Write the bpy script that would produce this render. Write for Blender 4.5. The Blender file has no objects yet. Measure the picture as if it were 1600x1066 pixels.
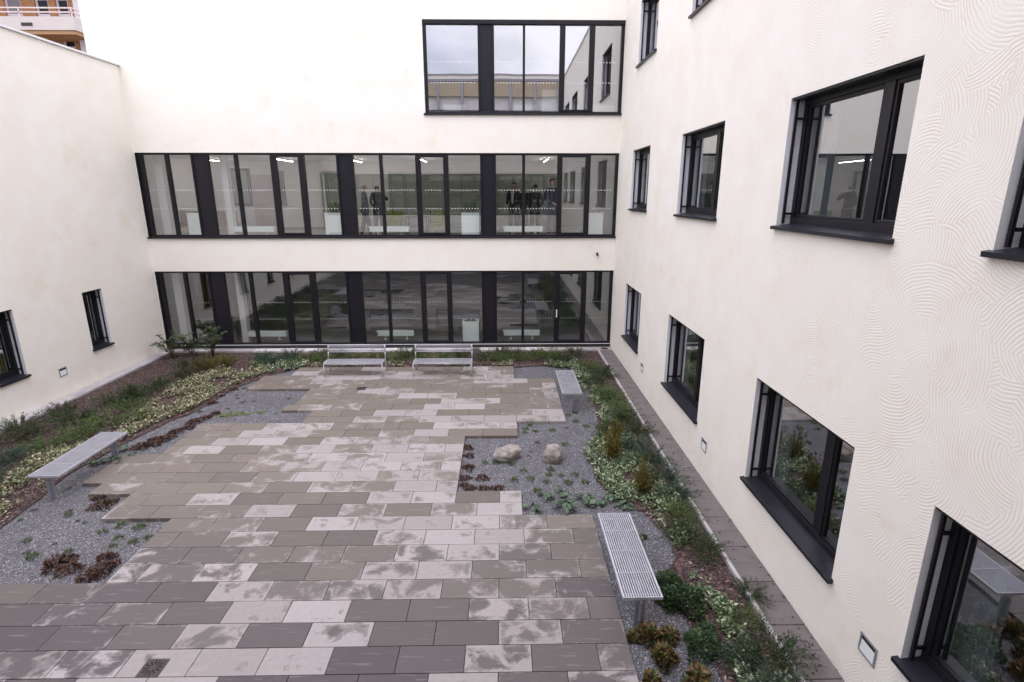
import bpy, bmesh, math, random
import numpy as np
from mathutils import Vector, Matrix
random.seed(7); rng = np.random.default_rng(11)
PI = math.pi
C = bpy.data.collections.new('courtyard'); bpy.context.scene.collection.children.link(C)
SC = bpy.context.scene

# ------------------------------------------------------------------ helpers
def tag(o, label=None, cat=None, group=None, kind=None):
    if label: o['label'] = label
    if cat: o['category'] = cat
    if group: o['group'] = group
    if kind: o['kind'] = kind
    return o

def empty(name, loc=(0, 0, 0), label=None, cat=None, group=None, rz=0):
    o = bpy.data.objects.new(name, None); C.objects.link(o)
    o.location = loc; o.rotation_euler = (0, 0, rz); o.empty_display_size = .1
    bpy.context.view_layer.update()
    return tag(o, label, cat, group)

class MB:
    """collects faces; world or local coordinates"""
    def __init__(s): s.v = []; s.f = []; s.m = []; s.sm = []
    def face(s, pts, mi=0, smooth=False):
        n = len(s.v); s.v += [tuple(p) for p in pts]; s.f.append(tuple(range(n, n + len(pts)))); s.m.append(mi); s.sm.append(smooth)
    def box(s, a, b, mi=0):
        x0, y0, z0 = [min(a[i], b[i]) for i in range(3)]; x1, y1, z1 = [max(a[i], b[i]) for i in range(3)]
        n = len(s.v)
        s.v += [(x0, y0, z0), (x1, y0, z0), (x1, y1, z0), (x0, y1, z0), (x0, y0, z1), (x1, y0, z1), (x1, y1, z1), (x0, y1, z1)]
        for q in ((0, 3, 2, 1), (4, 5, 6, 7), (0, 1, 5, 4), (1, 2, 6, 5), (2, 3, 7, 6), (3, 0, 4, 7)):
            s.f.append(tuple(n + i for i in q)); s.m.append(mi); s.sm.append(False)
    def tube(s, p, q, r, mi=0, seg=8, r2=None):
        p, q = Vector(p), Vector(q); r2 = r if r2 is None else r2
        d = (q - p).normalized(); u = d.orthogonal().normalized(); w = d.cross(u); n = len(s.v)
        for c, rr in ((p, r), (q, r2)):
            for i in range(seg):
                a = 2 * PI * i / seg; s.v.append(tuple(c + (u * math.cos(a) + w * math.sin(a)) * rr))
        for i in range(seg):
            j = (i + 1) % seg; s.f.append((n + i, n + j, n + seg + j, n + seg + i)); s.m.append(mi); s.sm.append(True)
        s.f.append(tuple(n + i for i in reversed(range(seg)))); s.m.append(mi); s.sm.append(False)
        s.f.append(tuple(n + seg + i for i in range(seg))); s.m.append(mi); s.sm.append(False)
    def path(s, pts, r, mi=0, seg=8):
        for a, b in zip(pts[:-1], pts[1:]): s.tube(a, b, r, mi, seg)
    def build(s, name, mats, parent=None, bevel=0, world=True):
        me = bpy.data.meshes.new(name); me.from_pydata(s.v, [], s.f)
        if not isinstance(mats, (list, tuple)): mats = [mats]
        for m in mats: me.materials.append(m)
        me.polygons.foreach_set('material_index', s.m); me.polygons.foreach_set('use_smooth', s.sm); me.update()
        o = bpy.data.objects.new(name, me); C.objects.link(o)
        if parent is not None:
            o.parent = parent
            if world: o.matrix_parent_inverse = parent.matrix_world.inverted()
        if bevel:
            b = o.modifiers.new('bevel', 'BEVEL'); b.width = bevel; b.segments = 2; b.limit_method = 'ANGLE'
        return o

def copy_tree(o, loc, rz=0, label=None, group=None, scale=None):
    r = o.copy(); C.objects.link(r); r.location = loc; r.rotation_euler = (0, 0, rz)
    if scale: r.scale = scale
    if label: r['label'] = label
    if group: r['group'] = group
    for ch in list(o.children):
        c = ch.copy(); C.objects.link(c); c.parent = r
        for g in list(ch.children):
            d = g.copy(); C.objects.link(d); d.parent = c
    return r

# ------------------------------------------------------------------ materials
class NT:
    def __init__(s, m): s.t = m.node_tree; s.n = s.t.nodes; s.l = s.t.links
    def new(s, ty, **kw):
        n = s.n.new(ty)
        for k, v in kw.items(): setattr(n, k, v)
        return n
    def put(s, sock, v):
        if hasattr(v, 'is_linked') or isinstance(v, bpy.types.NodeSocket): s.l.new(v, sock)
        else: sock.default_value = v
    def math(s, op, a, b=None, c=None):
        n = s.new('ShaderNodeMath', operation=op)
        s.put(n.inputs[0], a)
        if b is not None: s.put(n.inputs[1], b)
        if c is not None: s.put(n.inputs[2], c)
        return n.outputs[0]
    def vmath(s, op, a, b=None):
        n = s.new('ShaderNodeVectorMath', operation=op); s.put(n.inputs[0], a)
        if b is not None: s.put(n.inputs[1], b)
        return n
    def mix(s, f, a, b, typ='RGBA'):
        n = s.new('ShaderNodeMix', data_type=typ)
        s.put(n.inputs[0], f)
        i = {'RGBA': (6, 7, 2), 'FLOAT': (2, 3, 0), 'VECTOR': (4, 5, 1)}[typ]
        s.put(n.inputs[i[0]], a); s.put(n.inputs[i[1]], b)
        return n.outputs[i[2]]
    def noise(s, vec, scale, detail=4, rough=.55, out=0, dist=0):
        n = s.new('ShaderNodeTexNoise'); s.put(n.inputs['Vector'], vec)
        n.inputs['Scale'].default_value = scale; n.inputs['Detail'].default_value = detail
        n.inputs['Roughness'].default_value = rough; n.inputs['Distortion'].default_value = dist
        return n.outputs[out]
    def ramp(s, f, stops, interp='LINEAR'):
        n = s.new('ShaderNodeValToRGB'); s.put(n.inputs[0], f); cr = n.color_ramp; cr.interpolation = interp
        while len(cr.elements) < len(stops): cr.elements.new(.5)
        for e, (p, c) in zip(cr.elements, stops): e.position = p; e.color = (*c, 1) if len(c) == 3 else c
        return n.outputs[0]
    def maprange(s, v, a, b, c=0., d=1., smooth=False):
        n = s.new('ShaderNodeMapRange'); n.interpolation_type = 'SMOOTHSTEP' if smooth else 'LINEAR'
        s.put(n.inputs[0], v); n.inputs[1].default_value = a; n.inputs[2].default_value = b; n.inputs[3].default_value = c; n.inputs[4].default_value = d
        return n.outputs[0]
    def bump(s, h, dist=.01, strength=1.):
        n = s.new('ShaderNodeBump'); n.inputs['Distance'].default_value = dist; n.inputs['Strength'].default_value = strength
        s.put(n.inputs['Height'], h); return n.outputs[0]

def mat(name, col=(.5, .5, .5), rough=.6, metal=0, spec=None):
    m = bpy.data.materials.new(name); m.use_nodes = True
    b = m.node_tree.nodes['Principled BSDF']
    b.inputs['Base Color'].default_value = (*col, 1); b.inputs['Roughness'].default_value = rough; b.inputs['Metallic'].default_value = metal
    if spec is not None: b.inputs['Specular IOR Level'].default_value = spec
    return m, NT(m), b

def grain(name, col, rough=.6, var=.15, scale=8, metal=0, bumpd=0, spec=None, col2=None):
    """colour with soft mottling and fine grain"""
    m, t, b = mat(name, col, rough, metal, spec)
    g = t.new('ShaderNodeNewGeometry').outputs['Position']
    n1 = t.noise(g, scale, 5); n2 = t.noise(g, scale * 14, 3)
    f = t.math('ADD', t.math('MULTIPLY', n1, .7), t.math('MULTIPLY', n2, .3))
    f = t.maprange(f, .3, .7)
    lo = col2 if col2 else tuple(c * (1 - var) for c in col); hi = tuple(min(1, c * (1 + var)) for c in col)
    c = t.mix(f, (*lo, 1), (*hi, 1)); t.l.new(c, b.inputs['Base Color'])
    r = t.maprange(n1, .3, .7, max(0, rough - .03), min(1, rough + .03)); t.l.new(r, b.inputs['Roughness'])
    if bumpd: t.l.new(t.bump(n2, bumpd), b.inputs['Normal'])
    return m

def leafmat(name, cols, rough=.55, scale=None):
    """each leaf (mesh island) takes a random colour of the list"""
    m, t, b = mat(name, cols[0], rough)
    g = t.new('ShaderNodeNewGeometry')
    n = len(cols); r = g.outputs['Random Per Island']
    stops = [((i) / n, c) for i, c in enumerate(cols)]
    c = t.ramp(r, stops, 'CONSTANT' if n > 3 else 'LINEAR')
    t.l.new(c, b.inputs['Base Color']); b.inputs['Specular IOR Level'].default_value = .35
    try:
        b.inputs['Transmission Weight'].default_value = 0
        b.inputs['Subsurface Weight'].default_value = 0
    except Exception: pass
    return m

def combed_render(name, axis, ridge=(.91, .882, .81), valley=(.80, .70, .53), strength=1.0):
    """mineral render raked with a comb into overlapping arcs"""
    m, t, b = mat(name, ridge, .85, spec=.2)
    pos = t.new('ShaderNodeNewGeometry').outputs['Position']
    sep = t.new('ShaderNodeSeparateXYZ'); t.l.new(pos, sep.inputs[0])
    com = t.new('ShaderNodeCombineXYZ'); t.l.new(sep.outputs['Y' if axis == 'x' else 'X'], com.inputs[0]); t.l.new(sep.outputs['Z'], com.inputs[1])
    u = com.outputs[0]
    wob = t.new('ShaderNodeTexNoise'); wob.inputs['Scale'].default_value = 2.2; t.l.new(u, wob.inputs['Vector'])
    w = t.vmath('SUBTRACT', wob.outputs['Color'], (.5, .5, .5)); w2 = t.vmath('SCALE', w.outputs[0]); w2.inputs['Scale'].default_value = .13
    uw = t.vmath('ADD', u, w2.outputs[0]).outputs[0]
    def layer(cell, off, seedoff, radius=None, bias=(0, 0, 0)):
        sh = t.vmath('ADD', uw, (seedoff, seedoff * 1.7, 0)).outputs[0]
        v = t.new('ShaderNodeTexVoronoi', voronoi_dimensions='2D', feature='F1'); t.l.new(sh, v.inputs['Vector']); v.inputs['Scale'].default_value = 1 / cell
        rc = t.vmath('SUBTRACT', v.outputs['Color'], (.5, .5, .5)); rs = t.vmath('SCALE', t.vmath('NORMALIZE', t.vmath('MULTIPLY', rc.outputs[0], (1, 1, 0)).outputs[0]).outputs[0]); rs.inputs['Scale'].default_value = off
        cen = t.vmath('ADD', v.outputs['Position'], rs.outputs[0]).outputs[0]
        cen = t.vmath('ADD', cen, bias).outputs[0]
        flat = t.vmath('MULTIPLY', t.vmath('SUBTRACT', sh, cen).outputs[0], (1, 1, 0)).outputs[0]
        d = t.vmath('LENGTH', flat).outputs['Value']
        dm = t.vmath('LENGTH', t.vmath('MULTIPLY', t.vmath('SUBTRACT', sh, v.outputs['Position']).outputs[0], (1, 1, 0)).outputs[0]).outputs['Value']
        ph = t.math('SINE', t.math('MULTIPLY', d, 2 * PI / .031))
        mask = None
        if radius:
            mask = t.math('LESS_THAN', t.math('MAXIMUM', dm, t.math('MULTIPLY', d, .42)), t.math('MULTIPLY_ADD', t.math('FRACT', t.math('MULTIPLY', v.outputs['Color'], 7.3)), .14, radius))
        edge = v.outputs['Distance']
        return ph, mask
    ph, _ = layer(.42, .8, 0., None, (.0, -.06, 0))
    for cell, off, sd, r, bias in ((.62, .56, 3.3, .24, (0, -.04, 0)), (.7, .60, 9.1, .25, (0, -.04, 0)), (.66, .56, 17.7, .22, (0, -.04, 0)), (.8, .50, 27.7, .25, (0, -.1, 0))):
        p2, mk = layer(cell, off, sd, r, bias); ph = t.mix(mk, ph, p2, 'FLOAT')
    big = t.noise(pos, .55, 4); fine = t.noise(pos, 60, 3); wear = t.noise(pos, 1.7, 5)
    amp = t.math('MULTIPLY', t.maprange(wear, .35, .6, .45, 1), strength)
    h = t.math('MULTIPLY', ph, amp)
    # combed grooves keep the darker cream of the base coat
    f = t.maprange(h, -.95, -.1, 1, 0, True)
    c = t.mix(t.math('MULTIPLY', f, t.maprange(big, .3, .7, .6, 1.)), (*ridge, 1), (*valley, 1))
    warm = t.maprange(t.noise(pos, 1.1, 7, .72), .52, .74, 0, .42, True)
    c = t.mix(warm, c, (.80, .68, .50, 1))
    t.l.new(c, b.inputs['Base Color'])
    hh = t.math('ADD', t.math('MULTIPLY', h, .5), t.math('MULTIPLY', fine, .25))
    t.l.new(t.bump(hh, .002, .6), b.inputs['Normal'])
    return m

M = {}
M['render_x'] = combed_render('combed cream render x', 'x')
M['render_y'] = combed_render('combed cream render y', 'y', strength=.7)
M['reveal'] = grain('reveal render tinted as shade', (.86, .86, .90), .8, .05, 6, bumpd=.002)  # lilac cast of the shaded reveals put into the render colour
M['frame'] = grain('anthracite aluminium', (.011, .0105, .014), .42, .06, 1.5, spec=.28)
M['panel'] = grain('anthracite panel', (.013, .012, .018), .40, .05, .8, spec=.28)
M['sill'] = grain('anthracite sheet sill', (.015, .0145, .021), .36, .15, 2.5, spec=.35)
M['coping'] = grain('white sheet coping', (.8, .79, .8), .4, .04, 3)
M['inner'] = grain('interior plaster', (.70, .67, .66), .8, .05, 2)
M['innerpink'] = grain('interior mauve panel', (.42, .33, .37), .7, .08, 2)
M['innergreen'] = grain('green door glass and painted reflection', (.34, .37, .31), .8, .08, 2)
M['darkin'] = grain('plaster darkened as unlit rooms', (.13, .16, .145), .85, .1, 2)  # dimness of the unlit rooms put into the plaster colour
M['floorin'] = grain('interior floor', (.33, .30, .29), .35, .08, 3)
M['ceiling'] = grain('interior ceiling', (.7, .69, .68), .9, .03, 2)
M['roof'] = grain('roof gravel', (.25, .25, .25), .95, .2, 20)
M['steel'] = grain('galvanised bench steel', (.47, .47, .52), .45, .14, 10, metal=.35)
M['steelpost'] = grain('galvanised bench post', (.40, .40, .46), .45, .1, 6, metal=.6)
M['white'] = grain('white lacquer', (.80, .84, .82), .35, .03, 4)
M['lampgrey'] = grain('grey wall light casing', (.33, .32, .36), .45, .1, 12, metal=.3)
M['black'] = grain('black plastic', (.02, .02, .02), .4, .2, 10)
M['iron'] = grain('cast iron', (.045, .034, .033), .6, .25, 20, bumpd=.003)
M['slot_shade'] = grain('dark slot', (.008, .008, .008), .9, .1, 10)
M['curtain'] = grain('white curtain', (.62, .64, .67), .9, .05, 6)
M['concrete'] = grain('concrete kerb', (.42, .40, .40), .85, .2, 3, bumpd=.004)
M['stripslab'] = grain('grey strip slab', (.140, .122, .120), .85, .22, 4, bumpd=.003)
M['paleslab'] = grain('pale kerb slab', (.55, .52, .52), .8, .15, 3, bumpd=.003)
M['joint'] = grain('dark joint', (.03, .027, .027), .95, .2, 20)
M['soil'] = grain('dark soil', (.05, .038, .034), .95, .3, 20, bumpd=.01)

# glass with angle dependent mirror, both sides alike
def glassmat(name, tint=(.90, .94, .92), f0=.16):
    m = bpy.data.materials.new(name); m.use_nodes = True; t = NT(m); t.n.clear()
    out = t.new('ShaderNodeOutputMaterial'); tr = t.new('ShaderNodeBsdfTransparent'); gl = t.new('ShaderNodeBsdfGlossy')
    tr.inputs[0].default_value = (*tint, 1); gl.inputs['Roughness'].default_value = 0.0; gl.inputs['Color'].default_value = (.97, .98, 1, 1)
    lw = t.new('ShaderNodeLayerWeight'); lw.inputs[0].default_value = .5
    p = t.math('POWER', lw.outputs['Facing'], 4.)
    f = t.math('MULTIPLY_ADD', p, 1 - f0, f0)
    pos = t.new('ShaderNodeNewGeometry').outputs['Position']
    t.l.new(t.bump(t.noise(pos, .9, 1), .0012), gl.inputs['Normal'])
    mx = t.new('ShaderNodeMixShader'); t.l.new(f, mx.inputs[0]); t.l.new(tr.outputs[0], mx.inputs[1]); t.l.new(gl.outputs[0], mx.inputs[2]); t.l.new(mx.outputs[0], out.inputs[0])
    return m
M['glass'] = glassmat('clear double glazing', f0=.22)
M['glass2'] = glassmat('mirroring solar glazing', (.80, .84, .84), .52)
M['glassw'] = glassmat('window glazing', (.5, .55, .53), .40)
M['dot'] = grain('white glass marking', (.85, .85, .85), .6, .02, 4)

def emis(name, col, s):
    m = bpy.data.materials.new(name); m.use_nodes = True; t = NT(m); t.n.clear()
    e = t.new('ShaderNodeEmission'); e.inputs[0].default_value = (*col, 1); e.inputs[1].default_value = s
    t.l.new(e.outputs[0], t.new('ShaderNodeOutputMaterial').inputs[0]); return m
M['led'] = emis('lit ceiling strip', (1, .97, .93), 34)

# paving slabs
def paving_mat():
    m, t, b = mat('mottled concrete slabs', (.3, .3, .3), .8)
    a = t.new('ShaderNodeAttribute', attribute_name='tone'); s = t.new('ShaderNodeSeparateColor'); t.l.new(a.outputs['Color'], s.inputs[0])
    tone, r1, r2 = s.outputs
    pos = t.new('ShaderNodeNewGeometry').outputs['Position']
    off = t.new('ShaderNodeCombineXYZ'); t.l.new(t.math('MULTIPLY', r1, 90), off.inputs[0]); t.l.new(t.math('MULTIPLY', r2, 70), off.inputs[1])
    sp = t.vmath('ADD', pos, off.outputs[0]).outputs[0]
    uv = t.new('ShaderNodeUVMap'); uv.uv_map = 'UVMap'; su = t.new('ShaderNodeSeparateXYZ'); t.l.new(uv.outputs[0], su.inputs[0])
    def ed(x, k): return t.math('MULTIPLY', t.math('MINIMUM', x, t.math('SUBTRACT', 1, x)), k)
    edge = t.math('MINIMUM', ed(su.outputs[0], .76), ed(su.outputs[1], .38))
    n1 = t.noise(sp, 3.0, 7, .62, dist=.6); n2 = t.noise(sp, 16, 5, .7); n3 = t.noise(pos, 220, 2); n4 = t.noise(t.vmath('MULTIPLY', sp, (1, 9, 1)).outputs[0], 2.2, 4)
    rim = t.maprange(t.math('ADD', edge, t.math('MULTIPLY', t.math('SUBTRACT', n1, .5), .18)), .0, .06, .16, 0, True)
    mixy = t.maprange(t.math('ABSOLUTE', t.math('SUBTRACT', tone, .5)), 0, .5, 2.4, .95)
    f = t.math('ADD', tone, t.math('MULTIPLY', t.math('SUBTRACT', n1, .5), mixy))
    wide = t.noise(t.vmath('MULTIPLY', pos, (.8, 1.3, 1)).outputs[0], 1.0, 6, .6)
    f = t.math('ADD', f, t.math('MULTIPLY', t.math('SUBTRACT', wide, .5), 1.1))
    f = t.math('ADD', f, t.math('MULTIPLY', t.math('SUBTRACT', n2, .5), .34)); f = t.math('ADD', f, rim)
    base = t.ramp(r2, [(0, (.086, .073, .072)), (.35, (.112, .096, .087)), (.7, (.130, .112, .101)), (1, (.096, .082, .084))])
    base = t.mix(t.maprange(tone, .05, .5), t.mix(.3, base, (.042, .036, .039, 1)), t.mix(.5, base, (.19, .168, .156, 1)))
    lite = t.mix(t.math('MULTIPLY_ADD', n2, .6, t.math('MULTIPLY', r1, .4)), (.23, .206, .197, 1), (.41, .378, .37, 1))
    k1 = t.maprange(f, .46, .60, 0, .38, True); k2 = t.maprange(f, .60, .74, 0, .55, True)
    damp_vignette = a.outputs['Alpha']; base = t.mix(t.math('MULTIPLY', t.math('SUBTRACT', 1, damp_vignette), .6), base, (.185, .152, .118, 1)); base = t.mix(damp_vignette, base, t.mix(.62, base, (.045, .036, .042, 1)))
    c = t.mix(t.math('ADD', k1, k2), base, lite)
    c = t.mix(t.maprange(n4, .58, .72, 0, .16, True), c, (.5, .48, .5, 1))
    c = t.mix(t.maprange(n3, .35, .65, 0, .22), c, t.mix(.5, c, (.06, .055, .055, 1)))
    t.l.new(c, b.inputs['Base Color']); t.l.new(t.maprange(f, .4, .8, .6, .85), b.inputs['Roughness'])
    t.l.new(t.bump(t.math('ADD', n3, n2), .0015), b.inputs['Normal'])
    return m
M['slab'] = paving_mat()

def gravel_mat():
    m, t, b = mat('blue grey gravel', (.2, .2, .2), .9)
    pos = t.new('ShaderNodeNewGeometry').outputs['Position']
    v = t.new('ShaderNodeTexVoronoi'); v.inputs['Scale'].default_value = 66; t.l.new(pos, v.inputs['Vector'])
    s = t.new('ShaderNodeSeparateColor'); t.l.new(v.outputs['Color'], s.inputs[0])
    c = t.ramp(s.outputs[0], [(0, (.075, .073, .083)), (.45, (.165, .16, .18)), (.8, (.25, .24, .265)), (.93, (.36, .35, .37)), (.97, (.6, .58, .58))])
    n = t.noise(pos, 1.1, 5); c = t.mix(t.maprange(n, .45, .75, 0, .5), c, (.10, .095, .095, 1))
    c = t.mix(t.maprange(t.noise(pos, 2.7, 6, .7), .58, .72, 0, .6, True), c, (.17, .105, .095, 1))
    c = t.mix(t.maprange(v.outputs['Distance'], .25, .6, 0, .65), c, (.03, .03, .035, 1))
    t.l.new(c, b.inputs['Base Color'])
    t.l.new(t.bump(t.math('SUBTRACT', 1, v.outputs['Distance']), .012), b.inputs['Normal'])
    return m
M['gravel'] = gravel_mat()
def mulch_mat():
    m, t, b = mat('bark mulch', (.06, .04, .035), .95)
    pos = t.new('ShaderNodeNewGeometry').outputs['Position']
    v = t.new('ShaderNodeTexVoronoi'); v.inputs['Scale'].default_value = 34; t.l.new(t.vmath('MULTIPLY', pos, (1, 1.8, 1)).outputs[0], v.inputs['Vector'])
    s = t.new('ShaderNodeSeparateColor'); t.l.new(v.outputs['Color'], s.inputs[0])
    c = t.ramp(s.outputs[0], [(0, (.022, .015, .016)), (.5, (.06, .034, .034)), (.85, (.12, .07, .066)), (1, (.24, .17, .15))])
    t.l.new(c, b.inputs['Base Color']); t.l.new(t.bump(s.outputs[1], .02), b.inputs['Normal']); return m
M['mulch'] = mulch_mat()
M['chips'] = leafmat('bark chips', [(.035, .02, .02), (.07, .038, .036), (.11, .058, .052), (.05, .03, .03), (.17, .10, .09), (.32, .25, .22)], .9)
M['pale_leaf'] = leafmat('variegated leaves', [(.34, .34, .18), (.12, .15, .06), (.46, .44, .29), (.15, .18, .08), (.06, .08, .035), (.27, .28, .16), (.20, .17, .11), (.10, .07, .05)])
M['pale_leaf2'] = leafmat('variegated leaves in grey green', [(.30, .36, .21), (.08, .14, .055), (.48, .49, .36), (.11, .17, .08), (.045, .08, .035), (.17, .22, .10), (.10, .12, .06)])
M['jun'] = leafmat('juniper needles', [(.040, .068, .024), (.070, .110, .032), (.028, .050, .024), (.10, .14, .045), (.05, .08, .035), (.03, .034, .02)])
M['jun2'] = leafmat('bluish juniper needles', [(.05, .085, .055), (.075, .12, .08), (.035, .06, .04), (.10, .15, .10), (.05, .08, .045)])
M['jun3'] = leafmat('fresh green juniper', [(.075, .125, .03), (.12, .18, .045), (.05, .08, .025), (.15, .21, .065), (.08, .11, .04)])
M['jun4'] = leafmat('olive brown juniper', [(.06, .065, .035), (.09, .095, .04), (.045, .045, .03), (.11, .09, .055), (.06, .08, .04)])
M['con'] = leafmat('golden conifer', [(.09, .095, .02), (.17, .145, .03), (.05, .06, .016), (.25, .18, .04), (.12, .115, .025), (.10, .065, .02)])
M['sedum'] = leafmat('rust red sedum', [(.07, .028, .024), (.11, .042, .032), (.045, .02, .02), (.14, .062, .045), (.07, .045, .025), (.05, .05, .02)])
M['grass'] = leafmat('grass tuft', [(.06, .12, .03), (.09, .16, .04), (.035, .07, .02), (.12, .18, .05)])
M['lime'] = leafmat('lime green moss', [(.20, .27, .06), (.28, .33, .10), (.14, .19, .05)])
M['bergenia'] = leafmat('round waxy leaves', [(.07, .115, .065), (.10, .15, .09), (.05, .08, .045)], .4)
M['hebe'] = leafmat('small green leaves', [(.035, .075, .03), (.055, .105, .04), (.028, .055, .026), (.08, .12, .045)])
M['heb2'] = leafmat('orange tipped leaves', [(.15, .08, .025), (.08, .09, .025), (.05, .08, .025), (.17, .12, .04), (.11, .05, .025)])
M['rhodo'] = leafmat('leathery leaves', [(.045, .075, .03), (.07, .11, .04), (.03, .05, .025), (.12, .15, .07)], .4)
M['stem'] = grain('woody stem', (.10, .07, .05), .9, .3, 30)

# ------------------------------------------------------------------ layout numbers (metres; eye at the origin of X, Y)
XL, XR, D = -11.40, 3.68, 18.0
HT = 11.75
FL = [0.02, 3.66, 7.38]                       # interior floor levels
BAND = [(0.12, 2.63), (3.74, 6.31), (7.46, 10.04)]

def wall(mb, axis, at, out, a0, a1, z0, z1, holes, depth, mi=0, mr=1):
    """plane perpendicular to axis at 'at'; out = +-1 outward normal; holes (b0,b1,c0,c1); reveals go 'depth' inwards"""
    def P(a, z, d=0):
        c = at - out * d
        return (c, a, z) if axis == 'x' else (a, c, z)
    A = sorted(set([a0, a1] + [h[0] for h in holes] + [h[1] for h in holes])); Z = sorted(set([z0, z1] + [h[2] for h in holes] + [h[3] for h in holes]))
    A = [a for a in A if a0 <= a <= a1]; Z = [z for z in Z if z0 <= z <= z1]
    for i in range(len(A) - 1):
        for j in range(len(Z) - 1):
            ca, cz = (A[i] + A[i + 1]) / 2, (Z[j] + Z[j + 1]) / 2
            if any(h[0] < ca < h[1] and h[2] < cz < h[3] for h in holes): continue
            q = [P(A[i], Z[j]), P(A[i + 1], Z[j]), P(A[i + 1], Z[j + 1]), P(A[i], Z[j + 1])]
            if (axis == 'x') != (out > 0): q.reverse()
            mb.face(q, mi)
    for (b0, b1, c0, c1) in holes:
        for (p, q) in (((b0, c0), (b0, c1)), ((b1, c1), (b1, c0)), ((b0, c1), (b1, c1)), ((b1, c0), (b0, c0))):
            mb.face([P(*p), P(*q), P(*q, depth), P(*p, depth)], mr)

def glazing(parent, yf, out, x0, x1, z0, z1, modules, y_in, door=None, dots=True, handle=False):
    """curtain wall: modules list of (kind, xa, xb): kind F fixed mullion, P post panel, O opening leaf between stiles"""
    s = -out                                     # into the building
    yg = yf + s * .10
    fr = MB()
    fr.box((x0, yf + s * .04, z1 - .06), (x1, yf + s * .16, z1)); fr.box((x0, yf + s * .04, z0), (x1, yf + s * .16, z0 + .06))
    stops = []
    for kind, a, b in modules:
        if kind in 'FE':
            fr.box((a, yf + s * .035, z0), (b, yf + s * .17, z1)); stops.append((a, b))
        elif kind == 'P':
            fr.box((a, yf + s * .035, z0), (a + .06, yf + s * .17, z1)); fr.box((b - .06, yf + s * .035, z0), (b, yf + s * .17, z1)); stops.append((a, b))
        elif kind == 'O':
            stops.append((a, b))
    g = fr.build('glazing_frame', M['frame'], parent, .006)
    for kind, a, b in modules:
        if kind == 'P':
            p = MB(); p.box((a + .06, yf + s * .07, z0 + .001), (b - .06, yf + s * .15, z1 - .001)); p.build('post_panel', M['panel'], g, .004)
    stops.sort(); fields = []
    for (a, b), (c, d) in zip(stops[:-1], stops[1:]):
        fields.append((b, c, any(k == 'O' and abs(u - a) < .01 for k, u, v in modules) and any(k == 'O' and abs(u - c) < .01 for k, u, v in modules)))
    # opening leaves: stiles are the leaf's own frame
    for k, a, b in modules:
        pass
    for (b, c, isleaf) in fields:
        if isleaf:
            a = [u for k, u, v in modules if k == 'O' and abs(v - b) < .01][0]; d = [v for k, u, v in modules if k == 'O' and abs(u - c) < .01][0]
            lf = MB()
            lf.box((a, yf + s * .02, z0 + .06), (b, yf + s * .155, z1 - .06)); lf.box((c, yf + s * .02, z0 + .06), (d, yf + s * .155, z1 - .06))
            lf.box((b, yf + s * .02, z1 - .12), (c, yf + s * .155, z1 - .06)); lf.box((b, yf + s * .02, z0 + .06), (c, yf + s * .155, z0 + .12))
            L = lf.build('opening_leaf', M['frame'], g, .006)
            if handle and abs(a - handle) < .3:
                hb = MB(); hb.box((a + .05, yf - s * .035, z0 + .93), (a + .085, yf - s * .015, z0 + 1.2)); hb.box((a + .055, yf - s * .02, z0 + .96), (a + .08, yf + s * .025, z0 + .99)); hb.box((a + .055, yf - s * .02, z0 + 1.14), (a + .08, yf + s * .025, z0 + 1.17))
                hb.build('door_handle', M['white'], g, .003)
        e = .055 if isleaf else 0
        za, zb = z0 + .06 + e, z1 - .06 - e
        pn = MB(); q = [(b - .004, yg, za), (c + .004, yg, za), (c + .004, yg, zb), (b - .004, yg, zb)]
        pn.face(q, 0)
        if dots:
            for zz in (z0 + .86, z0 + 1.43):
                n = int((c - b - .08) / .092); st = (c - b - n * .092) / 2
                for i in range(n):
                    xx = b + st + i * .092; yy = yg - s * .004
                    e_ = .008 if z0 > 1 else .013; pn.face([(xx + .02 + e_, yy, zz + e_), (xx + .066 - e_, yy, zz + e_), (xx + .066 - e_, yy, zz + .046 - e_), (xx + .02 + e_, yy, zz + .046 - e_)], 1)
        pn.build('pane', [M['glass2'] if z0 > 7 and out < 0 else M['glass'], M['dot']], g)
    return g

MODS = [('E', -11.35, -11.2), ('F', -10.5, -10.4), ('P', -9.70, -9.17), ('F', -8.37, -8.27), ('O', -7.25, -7.07), ('O', -6.38, -6.2),
        ('P', -5.2, -4.67), ('F', -3.86, -3.76), ('O', -2.73, -2.57), ('O', -1.86, -1.70), ('P', -.70, -.2), ('F', .63, .72),
        ('O', 1.74, 1.9), ('O', 2.63, 2.79), ('E', 3.58, 3.67)]
MODS2 = [('E', -2.33, -2.25), ('P', -.72, -.23), ('F', .63, .70), ('O', 1.74, 1.9), ('O', 2.63, 2.79), ('E', 3.58, 3.67)]

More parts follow.
